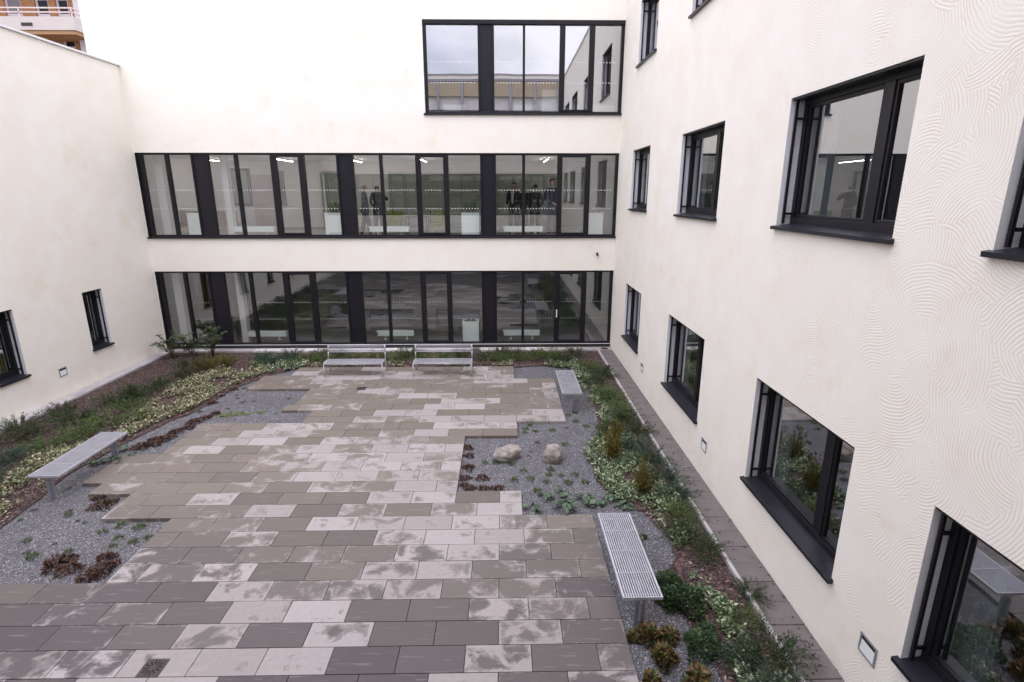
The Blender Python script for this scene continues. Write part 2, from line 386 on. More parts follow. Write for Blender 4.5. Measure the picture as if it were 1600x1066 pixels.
# ------------------------------------------------------------------ back wing
bw = empty('building_wing', (-4, D, 0), 'cream far wing with full width bands of dark framed glazing', 'building')
w = MB()
holes = [(XL + .03, XR - .003, BAND[0][0], BAND[0][1]), (XL + .03, XR - .003, BAND[1][0], BAND[1][1]), (-2.35, XR - .003, BAND[2][0], BAND[2][1])]
wall(w, 'y', D, -1, -12.25, XR + .4, 0, HT, holes, .3)
w.face([(-12.25, D, 0), (-12.25, D, HT), (-12.25, 23.6, HT), (-12.25, 23.6, 0)])
w.build('wall', [M['render_y'], M['reveal']], bw)
r = MB(); r.box((-12.25, D + .02, HT - .3), (9, 23.6, HT - .06)); r.build('roof', M['roof'], bw)
cp = MB(); cp.box((-12.3, D - .05, HT), (XR + .5, D + .4, HT + .05)); cp.build('roof_coping', M['coping'], bw)
for i, z in enumerate(FL):
    fl = MB(); fl.box((-12.2, D + .3, z - .3), (6.5, 23.4, z)); fl.build('floor', M['floorin'], bw)
    cl = MB(); cl.box((-12.2, D + .3, z + 2.68), (6.5, 23.4, z + 2.74)); cl.build('ceiling', M['ceiling'], bw)
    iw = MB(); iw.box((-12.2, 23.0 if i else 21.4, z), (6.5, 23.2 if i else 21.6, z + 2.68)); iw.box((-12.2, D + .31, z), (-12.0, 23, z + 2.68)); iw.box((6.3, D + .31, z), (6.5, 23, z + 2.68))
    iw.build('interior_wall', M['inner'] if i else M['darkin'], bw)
# columns, doors and panels inside, and a painted green reflection
def inbox(name, a, b, m, par=None): k = MB(); k.box(a, b); return k.build(name, m, par if par else bw)
for z in FL:
    inbox('column', (-11.15, D + .5, z), (-10.9, D + .75, z + 2.68), M['inner'])
    inbox('column', (-9.05, D + .5, z), (-8.85, D + .75, z + 2.68), M['inner'])
z = FL[1]
f = inbox('interior_window', (-11.2, 22.93, z + .95), (-10.1, 23.0 - .002, z + 2.4), M['frame']); inbox('pane', (-11.1, 22.9, z + 1.05), (-10.2, 22.928, z + 2.3), M['darkin'], f)
f = inbox('interior_window', (-8.95, 22.93, z + .95), (-8.75, 22.998, z + 2.3), M['frame'])
f = inbox('interior_door', (-7.3, 22.93, z), (-6.5, 22.998, z + 2.3), M['frame']); inbox('pane', (-7.2, 22.9, z + .1), (-6.6, 22.928, z + 2.2), M['innergreen'], f)
inbox('panel_and_reflection', (-10.05, 22.95, z + .1), (-9.2, 22.998, z + 2.15), M['innerpink'])
inbox('panel_and_reflection', (-4.6, 22.95, z + .1), (3.4, 22.998, z + 2.25), M['innergreen'])  # green band painted as the reflection seen in the glass
inbox('skirting', (-9.1, 22.96, z), (-4.7, 22.998, z + .1), M['floorin'])
z = FL[0]
M['ochre'] = grain('ochre notice board', (.42, .26, .06), .7, .15, 4)
inbox('panel_and_reflection', (-12.0, 21.3, z), (-10.6, 21.398, z + 2.6), M['innerpink'])
for a, b in ((-12.6, -12.1), (-11.85, -11.5), (-11.3, -10.9)):
    if a > -12.2: inbox('notice_board', (a, 21.25, z + .75), (b, 21.298, z + 1.75), M['ochre'])
glazing(bw, D, -1, XL + .03, XR - .003, *BAND[0], MODS, None, handle=1.74)
glazing(bw, D, -1, XL + .03, XR - .003, *BAND[1], MODS, None)
glazing(bw, D, -1, -2.35, XR - .003, *BAND[2], MODS2, None)
for (xa, b) in ((XL + .02, BAND[1]), (-2.39, BAND[2])):
    s_ = MB(); s_.box((xa, D - .06, b[0] - .05), (XR - .005, D + .04, b[0] + .004)); s_.build('sill', M['sill'], bw, .004)
for (xa, b) in ((XL + .06, BAND[0]), (XL + .06, BAND[1])):
    s_ = MB(); s_.box((xa - .02, D - .02, b[0] + .01), (xa + .02, D + .012, b[1] - .01))
    for k in (.12, .5, .93): s_.box((xa + .02, D - .012, b[0] + (b[1] - b[0]) * k), (xa + .1, D + .006, b[0] + (b[1] - b[0]) * k + .025))
    s_.build('blind_guide_rail', M['frame'], bw)
hd = MB(); hd.box((-2.34, D + .005, BAND[2][1] - .11), (XR - .006, D + .034, BAND[2][1] - .002)); hd.build('blind_box', M['frame'], bw)

# ------------------------------------------------------------------ punched windows
def punched(parent, axis, at, out, a0, a1, z0, z1, mull, far_is_high=True, name='window', white_inside=False):
    """window recessed in a wall; the guide rail stands at the far reveal"""
    s = -out
    def X(d): return at + s * d
    def bx(mb, d0, d1, b0, b1, c0, c1, mi=0): mb.box((X(d0), b0, c0), (X(d1), b1, c1), mi) if axis == 'x' else mb.box((b0, X(d0), c0), (b1, X(d1), c1), mi)
    fr = MB(); zt = z1 - .002; zb = z0 + .04
    bx(fr, .18, .26, a0 + .002, a0 + .08, zb, zt); bx(fr, .18, .26, a1 - .08, a1 - .002, zb, zt)
    bx(fr, .18, .26, a0 + .08, a1 - .08, zb, zb + .09); bx(fr, .18, .26, a0 + .08, a1 - .08, zt - .09, zt)
    bx(fr, .185, .262, mull[0], mull[1], zb + .02, zt - .02)
    # sash steps
    for (u, v) in ((a0 + .08, mull[0]), (mull[1], a1 - .08)):
        for q in ((u, u + .04, zb + .09, zt - .09), (v - .04, v, zb + .09, zt - .09), (u + .04, v - .04, zb + .09, zb + .13), (u + .04, v - .04, zt - .13, zt - .09)): bx(fr, .20, .25, *q)
    wn = fr.build(name, M['frame'], parent, .004)
    for (u, v) in ((a0 + .115, mull[0] - .035), (mull[1] + .035, a1 - .115)):
        p = MB(); d = X(.225); q = [(u, zb + .125), (v, zb + .125), (v, zt - .125), (u, zt - .125)]
        p.face([(d, a, z) if axis == 'x' else (a, d, z) for a, z in q]); p.build('pane', M['glassw'], wn)
    sl = MB()
    q = [(-.06, z0 + .012), (.18, z0 + .045), (.18, z0 + .02), (-.045, z0 - .03), (-.06, z0 - .03)]
    e0, e1 = a0 - .035, a1 + .035
    def S(b, pts):
        return [((X(d), b, z) if axis == 'x' else (b, X(d), z)) for d, z in pts]
    A, B = S(e0, q), S(e1, q)
    # only the overhanging lip is wider than the opening
    q2 = [(0.0, z0 + .021), (.18, z0 + .045), (.18, z0 + .003), (0.0, z0 + .003)]
    A2, B2 = S(a0 + .002, q2), S(a1 - .002, q2)
    sl.face(A2); sl.face(B2[::-1])
    for i in range(4): sl.face([A2[i], B2[i], B2[(i + 1) % 4], A2[(i + 1) % 4]])
    q3 = [(-.06, z0 + .012), (-.001, z0 + .021), (-.001, z0 - .03), (-.06, z0 - .03)]
    A3, B3 = S(e0, q3), S(e1, q3)
    sl.face(A3); sl.face(B3[::-1])
    for i in range(4): sl.face([A3[i], B3[i], B3[(i + 1) % 4], A3[(i + 1) % 4]])
    sl.build('sill', M['sill'], wn)
    for far, sg in ((a1, -1), (a0, 1)):
        gr = MB()
        c = far + sg * .035
        bx(gr, .055, .085, c - .014, c + .014, z0 + .045, z1 - .003)
        for zz in (z0 + .16, z1 - .26): bx(gr, .085, .18, c - .010, c + .010, zz, zz + .03)
        gr.build('blind_guide_rail', M['frame'], wn)
    bb = MB(); bx(bb, .012, .17, a0 + .003, a1 - .003, z1 - .028, z1 - .004); bb.build('blind_box', M['frame'], wn)
    return wn

COLS = [(14.28, 16.12, (14.72, 14.84)), (9.57, 11.78, (10.22, 10.37)), (5.17, 7.44, (5.77, 5.92)), (1.85, 4.07, (2.4, 2.55))]
LV = [(.89, 2.51), (4.65, 6.25), (8.39, 9.97)]
rw = empty('building_wing', (XR, 9, 0), 'cream right wing with combed render and rows of dark punched windows', 'building')
w = MB()
holes = [(a, b, z0, z1) for a, b, _ in COLS for z0, z1 in LV]
wall(w, 'x', XR, -1, -.3, D, -.2, HT, holes, .22)
w.build('wall', [M['render_x'], M['reveal']], rw)
for a, b, mu in COLS:
    for z0, z1 in LV: punched(rw, 'x', XR, -1, a, b, z0, z1, mu)
cp = MB(); cp.box((XR - .05, -.3, HT), (XR + .4, D - .06, HT + .05)); cp.build('roof_coping', M['coping'], rw)
r = MB(); r.box((XR + .02, -.3, HT - .3), (9.2, 18.25, HT - .06)); r.build('roof', M['roof'], rw)
for z in FL:
    k = MB(); k.box((XR + .3, -.2, z - .3), (9, 17.9, z)); k.build('floor', M['floorin'], rw)
    k = MB(); k.box((XR + .3, -.2, z + 2.74), (9, 17.9, z + 2.8)); k.build('ceiling', M['ceiling'], rw)
    k = MB(); k.box((8.0, -.2, z), (8.2, 17.9, z + 2.74))
    for yy in (-.2, 4.5, 8.5, 13.0, 17.7): k.box((XR + .3, yy, z), (8.0, yy + .12, z + 2.74))
    k.build('interior_wall', M['inner'], rw)
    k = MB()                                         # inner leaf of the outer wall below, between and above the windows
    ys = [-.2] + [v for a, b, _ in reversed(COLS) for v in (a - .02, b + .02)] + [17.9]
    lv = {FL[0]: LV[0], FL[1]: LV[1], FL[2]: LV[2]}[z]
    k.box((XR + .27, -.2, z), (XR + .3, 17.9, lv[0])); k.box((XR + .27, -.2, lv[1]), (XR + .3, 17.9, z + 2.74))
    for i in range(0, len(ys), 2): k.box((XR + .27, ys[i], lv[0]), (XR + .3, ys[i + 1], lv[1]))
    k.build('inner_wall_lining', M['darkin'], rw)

# ------------------------------------------------------------------ left wing
lw = empty('building_wing', (XL, 9, 0), 'lower cream left wing with white roof edge and two narrow windows', 'building')
w = MB(); LC = [(14.80, 15.54), (11.88, 12.62), (8.95, 9.69), (6.0, 6.74), (3.1, 3.84)]
wall(w, 'x', XL, 1, -.3, D, -.2, 8.74, [(a, b, .88, 2.49) for a, b in LC], .22)
w.face([(XL, D - .0, 8.74), (XL, D, -.2), (-20, D, -.2), (-20, D, 8.74)])
w.build('wall', [M['render_x'], M['reveal']], lw)
for a, b in LC: punched(lw, 'x', XL, 1, a, b, .88, 2.49, (a + .02, a + .06))
cp = MB(); cp.box((XL - .4, -.3, 8.752), (XL + .055, D - .003, 8.80)); cp.build('roof_coping', M['coping'], lw)
r = MB(); r.box((-20, -.3, 8.3), (XL - .41, D - .01, 8.6)); r.build('roof', M['roof'], lw)
k = MB(); k.box((-16, -.2, 0), (-15.8, 17.9, 3.2)); k.box((-16, -.2, -.1), (XL - .3, 17.9, 0.02)); k.box((-16, -.2, 3.1), (XL - .3, 17.9, 3.2))
for yy in (5, 7.8, 10.8, 13.6, 17.8): k.box((-15.8, yy, 0.02), (XL - .3, yy + .1, 3.1))
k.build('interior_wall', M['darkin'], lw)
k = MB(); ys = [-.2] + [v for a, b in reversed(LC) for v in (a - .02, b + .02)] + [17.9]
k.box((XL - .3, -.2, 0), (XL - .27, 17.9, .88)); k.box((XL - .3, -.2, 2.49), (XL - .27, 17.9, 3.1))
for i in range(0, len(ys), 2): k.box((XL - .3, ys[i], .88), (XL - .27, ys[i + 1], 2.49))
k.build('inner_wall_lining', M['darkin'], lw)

# ------------------------------------------------------------------ wing on the camera's side (seen mirrored in the glazing)
YS = -.35
sw = empty('building_wing', (-4, YS, 0), 'glazed wing on the near side of the court, mirrored in the far glass', 'building')
w = MB()
holes = [(XL + .03, XR - .003, *BAND[0]), (XL + .03, XR - .003, *BAND[1]), (XL + .03, XR - .003, 7.46, 11.9)]
wall(w, 'y', YS, 1, -12.25, XR + .4, 0, 12.1, holes, .3)
w.build('wall', [M['render_y'], M['reveal']], sw)
for b in (BAND[0], BAND[1], (7.46, 10.1)):
    glazing(sw, YS, 1, XL + .03, XR - .003, b[0], b[1], MODS, None)
M['ochrepanel'] = grain('ochre facade panel', (.42, .34, .24), .7, .1, 2)
pn = MB()
for i in range(10): pn.box((XL + .04 + i * 1.5, YS - .1, 10.9), (XL + 1.35 + i * 1.5, YS - .04, 11.75))
pn.build('facade_panel', M['ochrepanel'], sw)
bk = MB(); bk.box((XL, YS - .3, 10.101), (XR, YS - .25, 12.0)); bk.build('lit_room_backing', M['inner'], sw)  # pale backing colour stands in for light from the upper rooms
cp = MB(); cp.box((XL, YS - .12, 11.78), (XR, YS - .02, 11.899)); cp.box((XL, YS - .02, 12.1), (XR, YS + .06, 12.16))
for i in range(11): cp.box((XL + 1.36 + (i - 1) * 1.5, YS - .14, 10.101), (XL + 1.52 + (i - 1) * 1.5, YS - .03, 11.779))
cp.build('facade_rib', M['lampgrey'], sw)
r = MB(); r.box((-12.25, -6, 11.25), (9, YS - .31, 11.4)); r.build('roof', M['roof'], sw)
for z in FL:
    k = MB(); k.box((-12.2, -4.5, z - .3), (6, YS - .3, z)); k.build('floor', M['floorin'], sw)
    k = MB(); k.box((-12.2, -4.5, z + 2.68), (6, YS - .3, z + 2.74)); k.build('ceiling', M['ceiling'], sw)
    k = MB(); k.box((-12.2, -4.7, z), (6, -4.5, z + 2.68)); k.box((-12.2, -4.5, z), (-12, YS - .31, z + 2.68)); k.box((5.8, -4.5, z), (6, YS - .31, z + 2.68)); k.build('interior_wall', M['darkin'], sw)

# ------------------------------------------------------------------ ground
def sheet(name, pts, z, m, kind='structure'):
    k = MB(); k.face([(x, y, z) for x, y in pts]); return tag(k.build(name, m), kind=kind)
sheet('ground', [(-400, -400), (400, -400), (400, 400), (-400, 400)], -.16, M['soil'])
sheet('gravel_ground', [(-11.4, -.3), (3.68, -.3), (3.68, 18), (-11.4, 18)], -.065, M['gravel'])

LB = [(-11.05, -.3), (-8.6, -.3), (-8.3, 5.9), (-7.95, 7.3), (-8.0, 8.2), (-8.25, 9.3), (-8.1, 10.6), (-7.85, 11.8), (-7.45, 12.7), (-7.35, 14.2), (-6.9, 15.2), (-6.3, 15.88), (.4, 15.9),
      (1.2, 16.1), (2.0, 15.95), (2.28, 15.0), (2.3, 13.4), (2.25, 11.5), (1.85, 10.6), (1.65, 9.5), (1.9, 8.4), (2.35, 8.0), (2.6, 7.0), (2.25, 6.45), (2.1, 5.9), (2.4, 5.3), (2.35, 4.6), (2.3, 3), (2.3, -.3), (3.18, -.3), (3.18, 17.65), (-11.05, 17.65)]
def smooth_poly(P, n=2):
    for _ in range(n):
        Q = []
        for i in range(len(P)):
            a, b = P[i], P[(i + 1) % len(P)]
            L = math.dist(a, b)
            if L < 2.5: Q += [(a[0] * .75 + b[0] * .25, a[1] * .75 + b[1] * .25), (a[0] * .25 + b[0] * .75, a[1] * .25 + b[1] * .75)]
            else: Q += [a, b]
        P = Q
    return P
LBs = smooth_poly(LB)
jit = [(x + (random.uniform(-.04, .04) if -11 < x < 3.1 and y < 17.6 else 0), y + (random.uniform(-.04, .04) if -11 < x < 3.1 and 0 < y < 17.6 else 0)) for x, y in LBs]
me = bpy.data.meshes.new('planting_bed'); bm = bmesh.new()
vs = [bm.verts.new((x, y, -.045)) for x, y in jit]; fc = bm.faces.new(vs); fc.normal_update()
if fc.normal.z < 0: fc.normal_flip()
bmesh.ops.triangulate(bm, faces=[fc]); bm.to_mesh(me); bm.free(); me.materials.append(M['mulch'])
o = bpy.data.objects.new('planting_bed', me); C.objects.link(o); tag(o, kind='structure')

def inside(P, x, y):
    c = False; j = len(P) - 1
    for i in range(len(P)):
        if (P[i][1] > y) != (P[j][1] > y) and x < (P[j][0] - P[i][0]) * (y - P[i][1]) / (P[j][1] - P[i][1]) + P[i][0]: c = not c
        j = i
    return c

# paving
rows = {}
Lr = {**{k: 40 for k in range(-18, 0)}, **{k: 18 for k in range(0, 4)}, 4: 21, 5: 21, 6: 23, 7: 24, 8: 24, 9: 24, **{k: 22 for k in range(10, 14)}, 14: 16, 15: 16, 16: 18, 17: 17.5, 18: 17.5, 19: 17.5, 20: 22, 21: 22, 22: 22, 23: 20, 24: 20}
Rr = {**{k: 0 for k in range(-18, 4)}, 4: 3, 5: 3, **{k: 6 for k in range(6, 12)}, 12: 3, 13: 3, **{k: 0 for k in range(14, 22)}, 22: 3, 23: 3, 24: 3}
TONE = {'D': .07, 'd': .2, 'M': .34, 'm': .46, 'l': .58, 'L': .78}
SEQ = {-5: 'mdLDDDLLdmMMMM', -4: 'mDlDDLLLmmMDDD', -3: 'MlDDLDldMDDMMM', -2: 'MmmDDLLDmMdMMM', -1: 'MMmlmlLDddMMMM', 0: 'MMmLlMDlMM', 1: 'MMLlmMMMMM', 2: 'MmLLlDDlMM', 3: 'MmLLlLDmMM',
       4: 'LlDmDLMMMM', 5: 'LDLLDDDLMM', 6: 'LLmmDMMMMM', 7: 'lmLLmDDMMM', 8: 'LmLLlmDMMM', 9: 'lLLLmMDMDM', 10: 'LlLmLMDLMM', 11: 'MmlLDLLMMM', 12: 'dMLmDMLLMd', 13: 'LLLdMMlLMM', 14: 'LmLLLMlMMM',
       15: 'LMddLLdMLM', 16: 'mMMLLMdML', 17: 'lMLLdMMMM', 18: 'LMMMLLMMM', 19: 'mdMMMlLMM', 20: 'LMmMMMMMlM', 21: 'MLlMMMMlLM', 22: 'LLlLLLLlMM', 23: 'MLmMLlMMLM', 24: 'MLMmMLMMMM'}
PV = MB(); tones = []; uvs = []
def slab(xa, xb, ya, yb, tone, r1, r2):
    damp_vignette = max(0, min(1, .95 - (ya - 4.6) / 4.5 + (r1 - .5) * .5 + (.15 if xb < -4 and ya < 7 else 0)))  # damp front rows; lens vignette is also painted into this darkening
    g = .0048; dz = random.uniform(-.0015, .0015); zt = dz; zb = -.07
    x0, x1, y0, y1 = xa + g, xb - g, ya + g, yb - g
    for q, uv in (([(x0, y0, zt), (x1, y0, zt), (x1, y1, zt), (x0, y1, zt)], [(0, 0), (1, 0), (1, 1), (0, 1)]),
                  ([(x0, y0, zb), (x1, y0, zb), (x1, y0, zt), (x0, y0, zt)], [(0, 0), (1, 0), (1, 0), (0, 0)]),
                  ([(x1, y0, zb), (x1, y1, zb), (x1, y1, zt), (x1, y0, zt)], [(1, 0)] * 4),
                  ([(x1, y1, zb), (x0, y1, zb), (x0, y1, zt), (x1, y1, zt)], [(1, 1)] * 4),
                  ([(x0, y1, zb), (x0, y0, zb), (x0, y0, zt), (x0, y1, zt)], [(0, 1)] * 4)):
        PV.face(q); uvs.extend(uv); tones.append((tone, r1, r2, damp_vignette))
JT = MB()
for k in sorted(Lr):
    ya, yb = 6.37 + .38 * k, 6.75 + .38 * k
    xl, xr = 1.45 - .38 * Lr[k], 1.45 - .38 * Rr[k]
    if k < 0: xl = -11.0
    JT.box((xl + .01, ya + (.008 if True else 0), -.069), (xr - .01, yb - .0, -.014))
    ph = .38 if k % 2 == 0 else 0.
    seq = SEQ.get(k); i = 0; x = xr
    n0 = Rr[k]
    # next joint to the left of xr on this row's grid
    while x > xl + .02:
        t_ = (1.45 - ph - x) / .76; nx = 1.45 - ph - .76 * (math.floor(t_ + 1e-6) + 1)
        if nx < xl + .1: nx = xl
        if seq and i < len(seq): tn = TONE[seq[i]] + random.uniform(-.06, .06)
        else:
            tn = random.choice([.05, .2, .3, .3, .4, .6])
        slab(nx, x, ya, yb, tn, random.random(), random.random()); x = nx; i += 1
pv = PV.build('paving', M['slab']); tag(pv, kind='structure')
ca = pv.data.color_attributes.new('tone', 'FLOAT_COLOR', 'CORNER'); cols = []
for tn in tones: cols += [tn[0], tn[1], tn[2], tn[3]] * 4
ca.data.foreach_set('color', cols)
uvl = pv.data.uv_layers.new(name='UVMap'); uvl.data.foreach_set('uv', [c for uv in uvs for c in uv])
tag(JT.build('paving_bed', M['joint']), kind='structure')

# slab strip along the right wall, with its concrete edging
k = MB(); y = -.3
while y < 17.6:
    k.box((3.245, y + .004, -.09), (3.672, y + .381, random.uniform(-.004, .003))); y += .385
tag(k.build('wall_path', M['stripslab'], bevel=.004), kind='structure')
k = MB(); y = -.3
while y < 17.6: k.box((3.185, y + .002, -.12), (3.24, min(17.62, y + .998), .012)); y += 1.0
tag(k.build('path_edging', M['concrete'], bevel=.006), kind='structure')
k = MB(); k.box((XL + .003, -.3, -.1), (-11.04, 17.63, .01)); tag(k.build('concrete_strip', M['concrete'], bevel=.006), kind='structure')
k = MB(); x = XL + .01; i = 0
M['paleslab2'] = grain('weathered pale slab', (.36, .33, .33), .85, .2, 4, bumpd=.003)
while x < 3.2:
    k.box((x + .003, 17.66, -.09), (min(x + .757, 3.6), 17.985, .008 + random.uniform(-.002, .002)), 0 if random.random() < .75 and x < 2 else 1); x += .76; i += 1
k.box((3.2, 17.64, -.09), (3.66, 17.985, .006), 1)
tag(k.build('facade_kerb', [M['paleslab'], M['paleslab2']], bevel=.004), kind='structure')
k = MB(); k.box((XL + .02, D - .01, 0.01), (XR - .01, D + .2, .118)); tag(k.build('plinth', M['joint'], bw))

# ------------------------------------------------------------------ benches
def flat_bench(name, label, x, y, L=1.78, W=.48, h=.45, rz=0):
    t = empty(name, (x, y, -.065), label, 'bench', rz=0)
    hz = h
    s = MB(); n = 16
    for i in range(n):
        xx = x - W / 2 + .018 + i * (W - .036) / (n - 1)
        s.box((xx - .0062, y - L / 2 + .012, hz - .022), (xx + .0062, y + L / 2 - .012, hz))
    s.box((x - W / 2, y - L / 2, hz - .035), (x - W / 2 + .012, y + L / 2, hz + .002)); s.box((x + W / 2 - .012, y - L / 2, hz - .035), (x + W / 2, y + L / 2, hz + .002))
    s.box((x - W / 2 + .012, y - L / 2, hz - .035), (x + W / 2 - .012, y - L / 2 + .012, hz + .002)); s.box((x - W / 2 + .012, y + L / 2 - .012, hz - .035), (x + W / 2 - .012, y + L / 2, hz + .002))
    s.build('seat', M['steel'], t)
    c = MB()
    for q in (.25, .5, .75): c.box((x - W / 2 + .012, y - L / 2 + L * q - .007, hz - .034), (x + W / 2 - .012, y - L / 2 + L * q + .007, hz + .001))
    c.box((x - .012, y - L / 2 + .1, hz - .075), (x + .012, y + L / 2 - .1, hz - .036))
    c.build('support_rail', M['steelpost'], t)
    for e in (-1, 1):
        l = MB(); yy = y + e * (L / 2 - .1)
        l.box((x - .06, yy - .012, -.07), (x + .06, yy + .012, hz - .076)); l.box((x - .012, yy - .06, -.07), (x + .012, yy + .06, hz - .12))
        q = [(x - .21, yy - .02, hz - .036), (x + .21, yy - .02, hz - .036), (x + .06, yy - .02, hz - .12), (x - .06, yy - .02, hz - .12)]
        q2 = [(a, b + .04, c_) for a, b, c_ in q]; l.face(q); l.face(q2[::-1])
        for i in range(4): l.face([q[i], q2[i], q2[(i + 1) % 4], q[(i + 1) % 4]])
        l.build('leg', M['steelpost'], t, .003)
    return t
flat_bench('backless_bench', 'backless slatted steel bench nearest on the gravel by the paving\'s right edge', 1.65, 6.33)
flat_bench('backless_bench', 'backless steel bench far right on gravel beyond the two boulders', 1.66, 13.2)
flat_bench('backless_bench', 'backless steel bench on the left gravel beside the pale ground cover', -7.83, 9.38, W=.52, h=.45)

def back_bench(label, x0, x1):
    t = empty('garden_bench', ((x0 + x1) / 2, 15.2, 0), label, 'bench')
    prof = [(14.95, .385), (15.0, .405), (15.1, .405), (15.25, .395), (15.40, .40)]
    # seat made of wires following the profile
    for nm, pr, in (('seat', prof), ('backrest', [(15.47, .60), (15.49, .70), (15.505, .80)])):
        s = MB(); n = int((x1 - x0) / .022)
        for i in range(n + 1):
            xx = x0 + .02 + i * (x1 - x0 - .04) / n
            for (a, b), (c, d) in zip(pr[:-1], pr[1:]): s.tube((xx, a, b), (xx, c, d), .0068, seg=4)
        for (a, b) in pr: s.tube((x0 + .01, a, b - .004), (x1 - .01, a, b - .004), .006, seg=6)
        if nm == 'backrest':
            for (a, b) in (pr[0], pr[-1]): s.tube((x0, a, b), (x1, a, b), .012)
        s.build(nm, M['steel'], t)
    for x in (x0, x1):
        s = MB(); s.path([(x, 14.97, 0), (x, 14.97, .36), (x, 15.0, .395), (x, 15.08, .405), (x, 15.43, .395)], .0165)
        s.build('front_leg', M['steel'], t)
        s = MB(); s.path([(x, 15.55, 0), (x, 15.46, .40), (x, 15.47, .60), (x, 15.51, .81)], .0165); s.build('rear_leg', M['steel'], t)
    s = MB(); s.tube((x0, 15.43, .385), (x1, 15.43, .385), .014); s.tube((x0, 14.98, .375), (x1, 14.98, .375), .012); s.build('seat_frame', M['steel'], t)
back_bench('steel wire bench with backrest, the left of two before the far glazing', -5.13, -3.47)
back_bench('steel wire bench with backrest, the right of two before the far glazing', -2.58, -.92)

# ------------------------------------------------------------------ boulders
def boulder(label, c, s, seed, cut=None, rz=0):
    bm = bmesh.new(); bmesh.ops.create_icosphere(bm, subdivisions=5, radius=1)
    from mathutils import noise as N
    for v in bm.verts:
        p = v.co.copy(); d = N.noise(p * .9 + Vector((seed, 0, 0))) * .26 + N.noise(p * 2.3 + Vector((0, seed, 0))) * .12 + N.noise(p * 8 + Vector((0, 0, seed))) * .02
        v.co = p * (1 + d)
        if cut:
            for n_, k_ in cut:
                n = Vector(n_).normalized(); e = v.co.dot(n) - k_
                if e > 0: v.co -= n * e * .86
        v.co = Vector((v.co.x * s[0], v.co.y * s[1], v.co.z * s[2]))
    for f in bm.faces: f.smooth = True
    me = bpy.data.meshes.new('boulder'); bm.to_mesh(me); bm.free(); me.materials.append(M['boulder'])
    o = bpy.data.objects.new('boulder', me); C.objects.link(o); o.location = c; o.rotation_euler = (0, 0, rz)
    tag(o, label, 'boulder')
def bmat():
    m, t, b = mat('weathered granite', (.4, .36, .34), .85)
    pos = t.new('ShaderNodeTexCoord').outputs['Object']
    n = t.noise(pos, 5, 6, .65); n2 = t.noise(pos, 55, 4, .7)
    c = t.ramp(t.math('ADD', t.math('MULTIPLY', n, .6), t.math('MULTIPLY', n2, .4)), [(.3, (.10, .085, .08)), (.45, (.24, .21, .19)), (.55, (.36, .32, .29)), (.7, (.56, .52, .48))])
    t.l.new(c, b.inputs['Base Color']); t.l.new(t.bump(t.math('ADD', n2, n), .012), b.inputs['Normal']); return m
M['boulder'] = bmat()
boulder('pale angular flat topped boulder on the gravel, the left one of the pair', (.08, 9.98, .055), (.27, .20, .17), 1.3, [((.15, -.1, 1), .74), ((.6, -1, -.2), .72)], .35)
boulder('rounded brownish grey boulder on the gravel, right one of the pair', (.98, 9.9, .07), (.20, .19, .19), 5.1, [((-.8, -.4, .6), .95)], .2)

# ------------------------------------------------------------------ wall lights, camera, drains
def wall_light(label, x, y, sgn):
    t = empty('wall_light', (x, y, .62), label, 'wall light')
    a, b, z0, z1 = y - .125, y + .125, .52, .74; o_ = sgn * .012
    f = MB(); t_ = .022
    for q in ((a, b, z0, z0 + t_), (a, b, z1 - t_, z1), (a, a + t_, z0 + t_, z1 - t_), (b - t_, b, z0 + t_, z1 - t_)): f.box((x + sgn * .0005, q[0], q[2]), (x + o_, q[1], q[3]))
    f.build('casing', M['lampgrey'], t)
    p = MB(); y0, y1 = a + t_, b - t_
    # flat dark face painted as the niche's shade, behind a sloping reflector
    p.face([(x + sgn * .002, y0, z0 + .1), (x + sgn * .002, y1, z0 + .1), (x + sgn * .002, y1, z1 - t_), (x + sgn * .002, y0, z1 - t_)])
    p.build('recess_shade', M['joint'], t)
    q = MB(); q.face([(x + sgn * .011, y0, z0 + t_), (x + sgn * .011, y1, z0 + t_), (x + sgn * .003, y1, z0 + .15), (x + sgn * .003, y0, z0 + .15)])
    q.build('reflector', M['white'], t)
wall_light('square grey recessed light low on the right wall, nearest to the camera', XR, 4.46, -1)
wall_light('square grey recessed light on the right wall between the second and third ground windows', XR, 9.11, -1)
wall_light('small square grey recessed light on the right wall before its farthest window', XR, 13.73, -1)
wall_light('square grey recessed light on the left wall between its two windows', XL, 13.64, 1)

t = empty('security_camera', (3.1, D, 3.19), 'small dark camera on the far facade under the first floor glazing', 'camera')
k = MB(); k.tube((3.1, D - .002, 3.19), (3.1, D - .05, 3.19), .045, seg=14); k.build('mount', M['lampgrey'], t)
k = MB(); k.tube((3.1, D - .05, 3.18), (3.09, D - .12, 3.15), .035, seg=14); k.build('lens_housing', M['black'], t)

def drain(label, x, y, s=.245):
    t = empty('floor_drain', (x, y, 0), label, 'drain')
    k = MB(); k.box((x - s / 2, y - s / 2, -.02), (x + s / 2, y + s / 2, .006)); k.build('grate', M['iron'], t, .003)
    k = MB()
    for i in range(12):
        a = 2 * PI * i / 12 + .13; c, sn = math.cos(a), math.sin(a); r1 = s * (.2 if i % 2 else .15); r2 = s * (.40 if i % 2 == 0 else .44); wd = s * .032
        k.face([(x + c * r1 - sn * wd, y + sn * r1 + c * wd, .0078), (x + c * r1 + sn * wd, y + sn * r1 - c * wd, .0078), (x + c * r2 + sn * wd, y + sn * r2 - c * wd, .0078), (x + c * r2 - sn * wd, y + sn * r2 + c * wd, .0078)])
    k.build('slot_shade', M['slot_shade'], t)  # flat dark faces stand in for the shade inside the slots
drain('square cast iron floor drain with star slots at the front left of the paving', -3.9, 4.97)
drain('square cast iron floor drain in the pale slabs before the left wire bench', -3.83, 13.97)
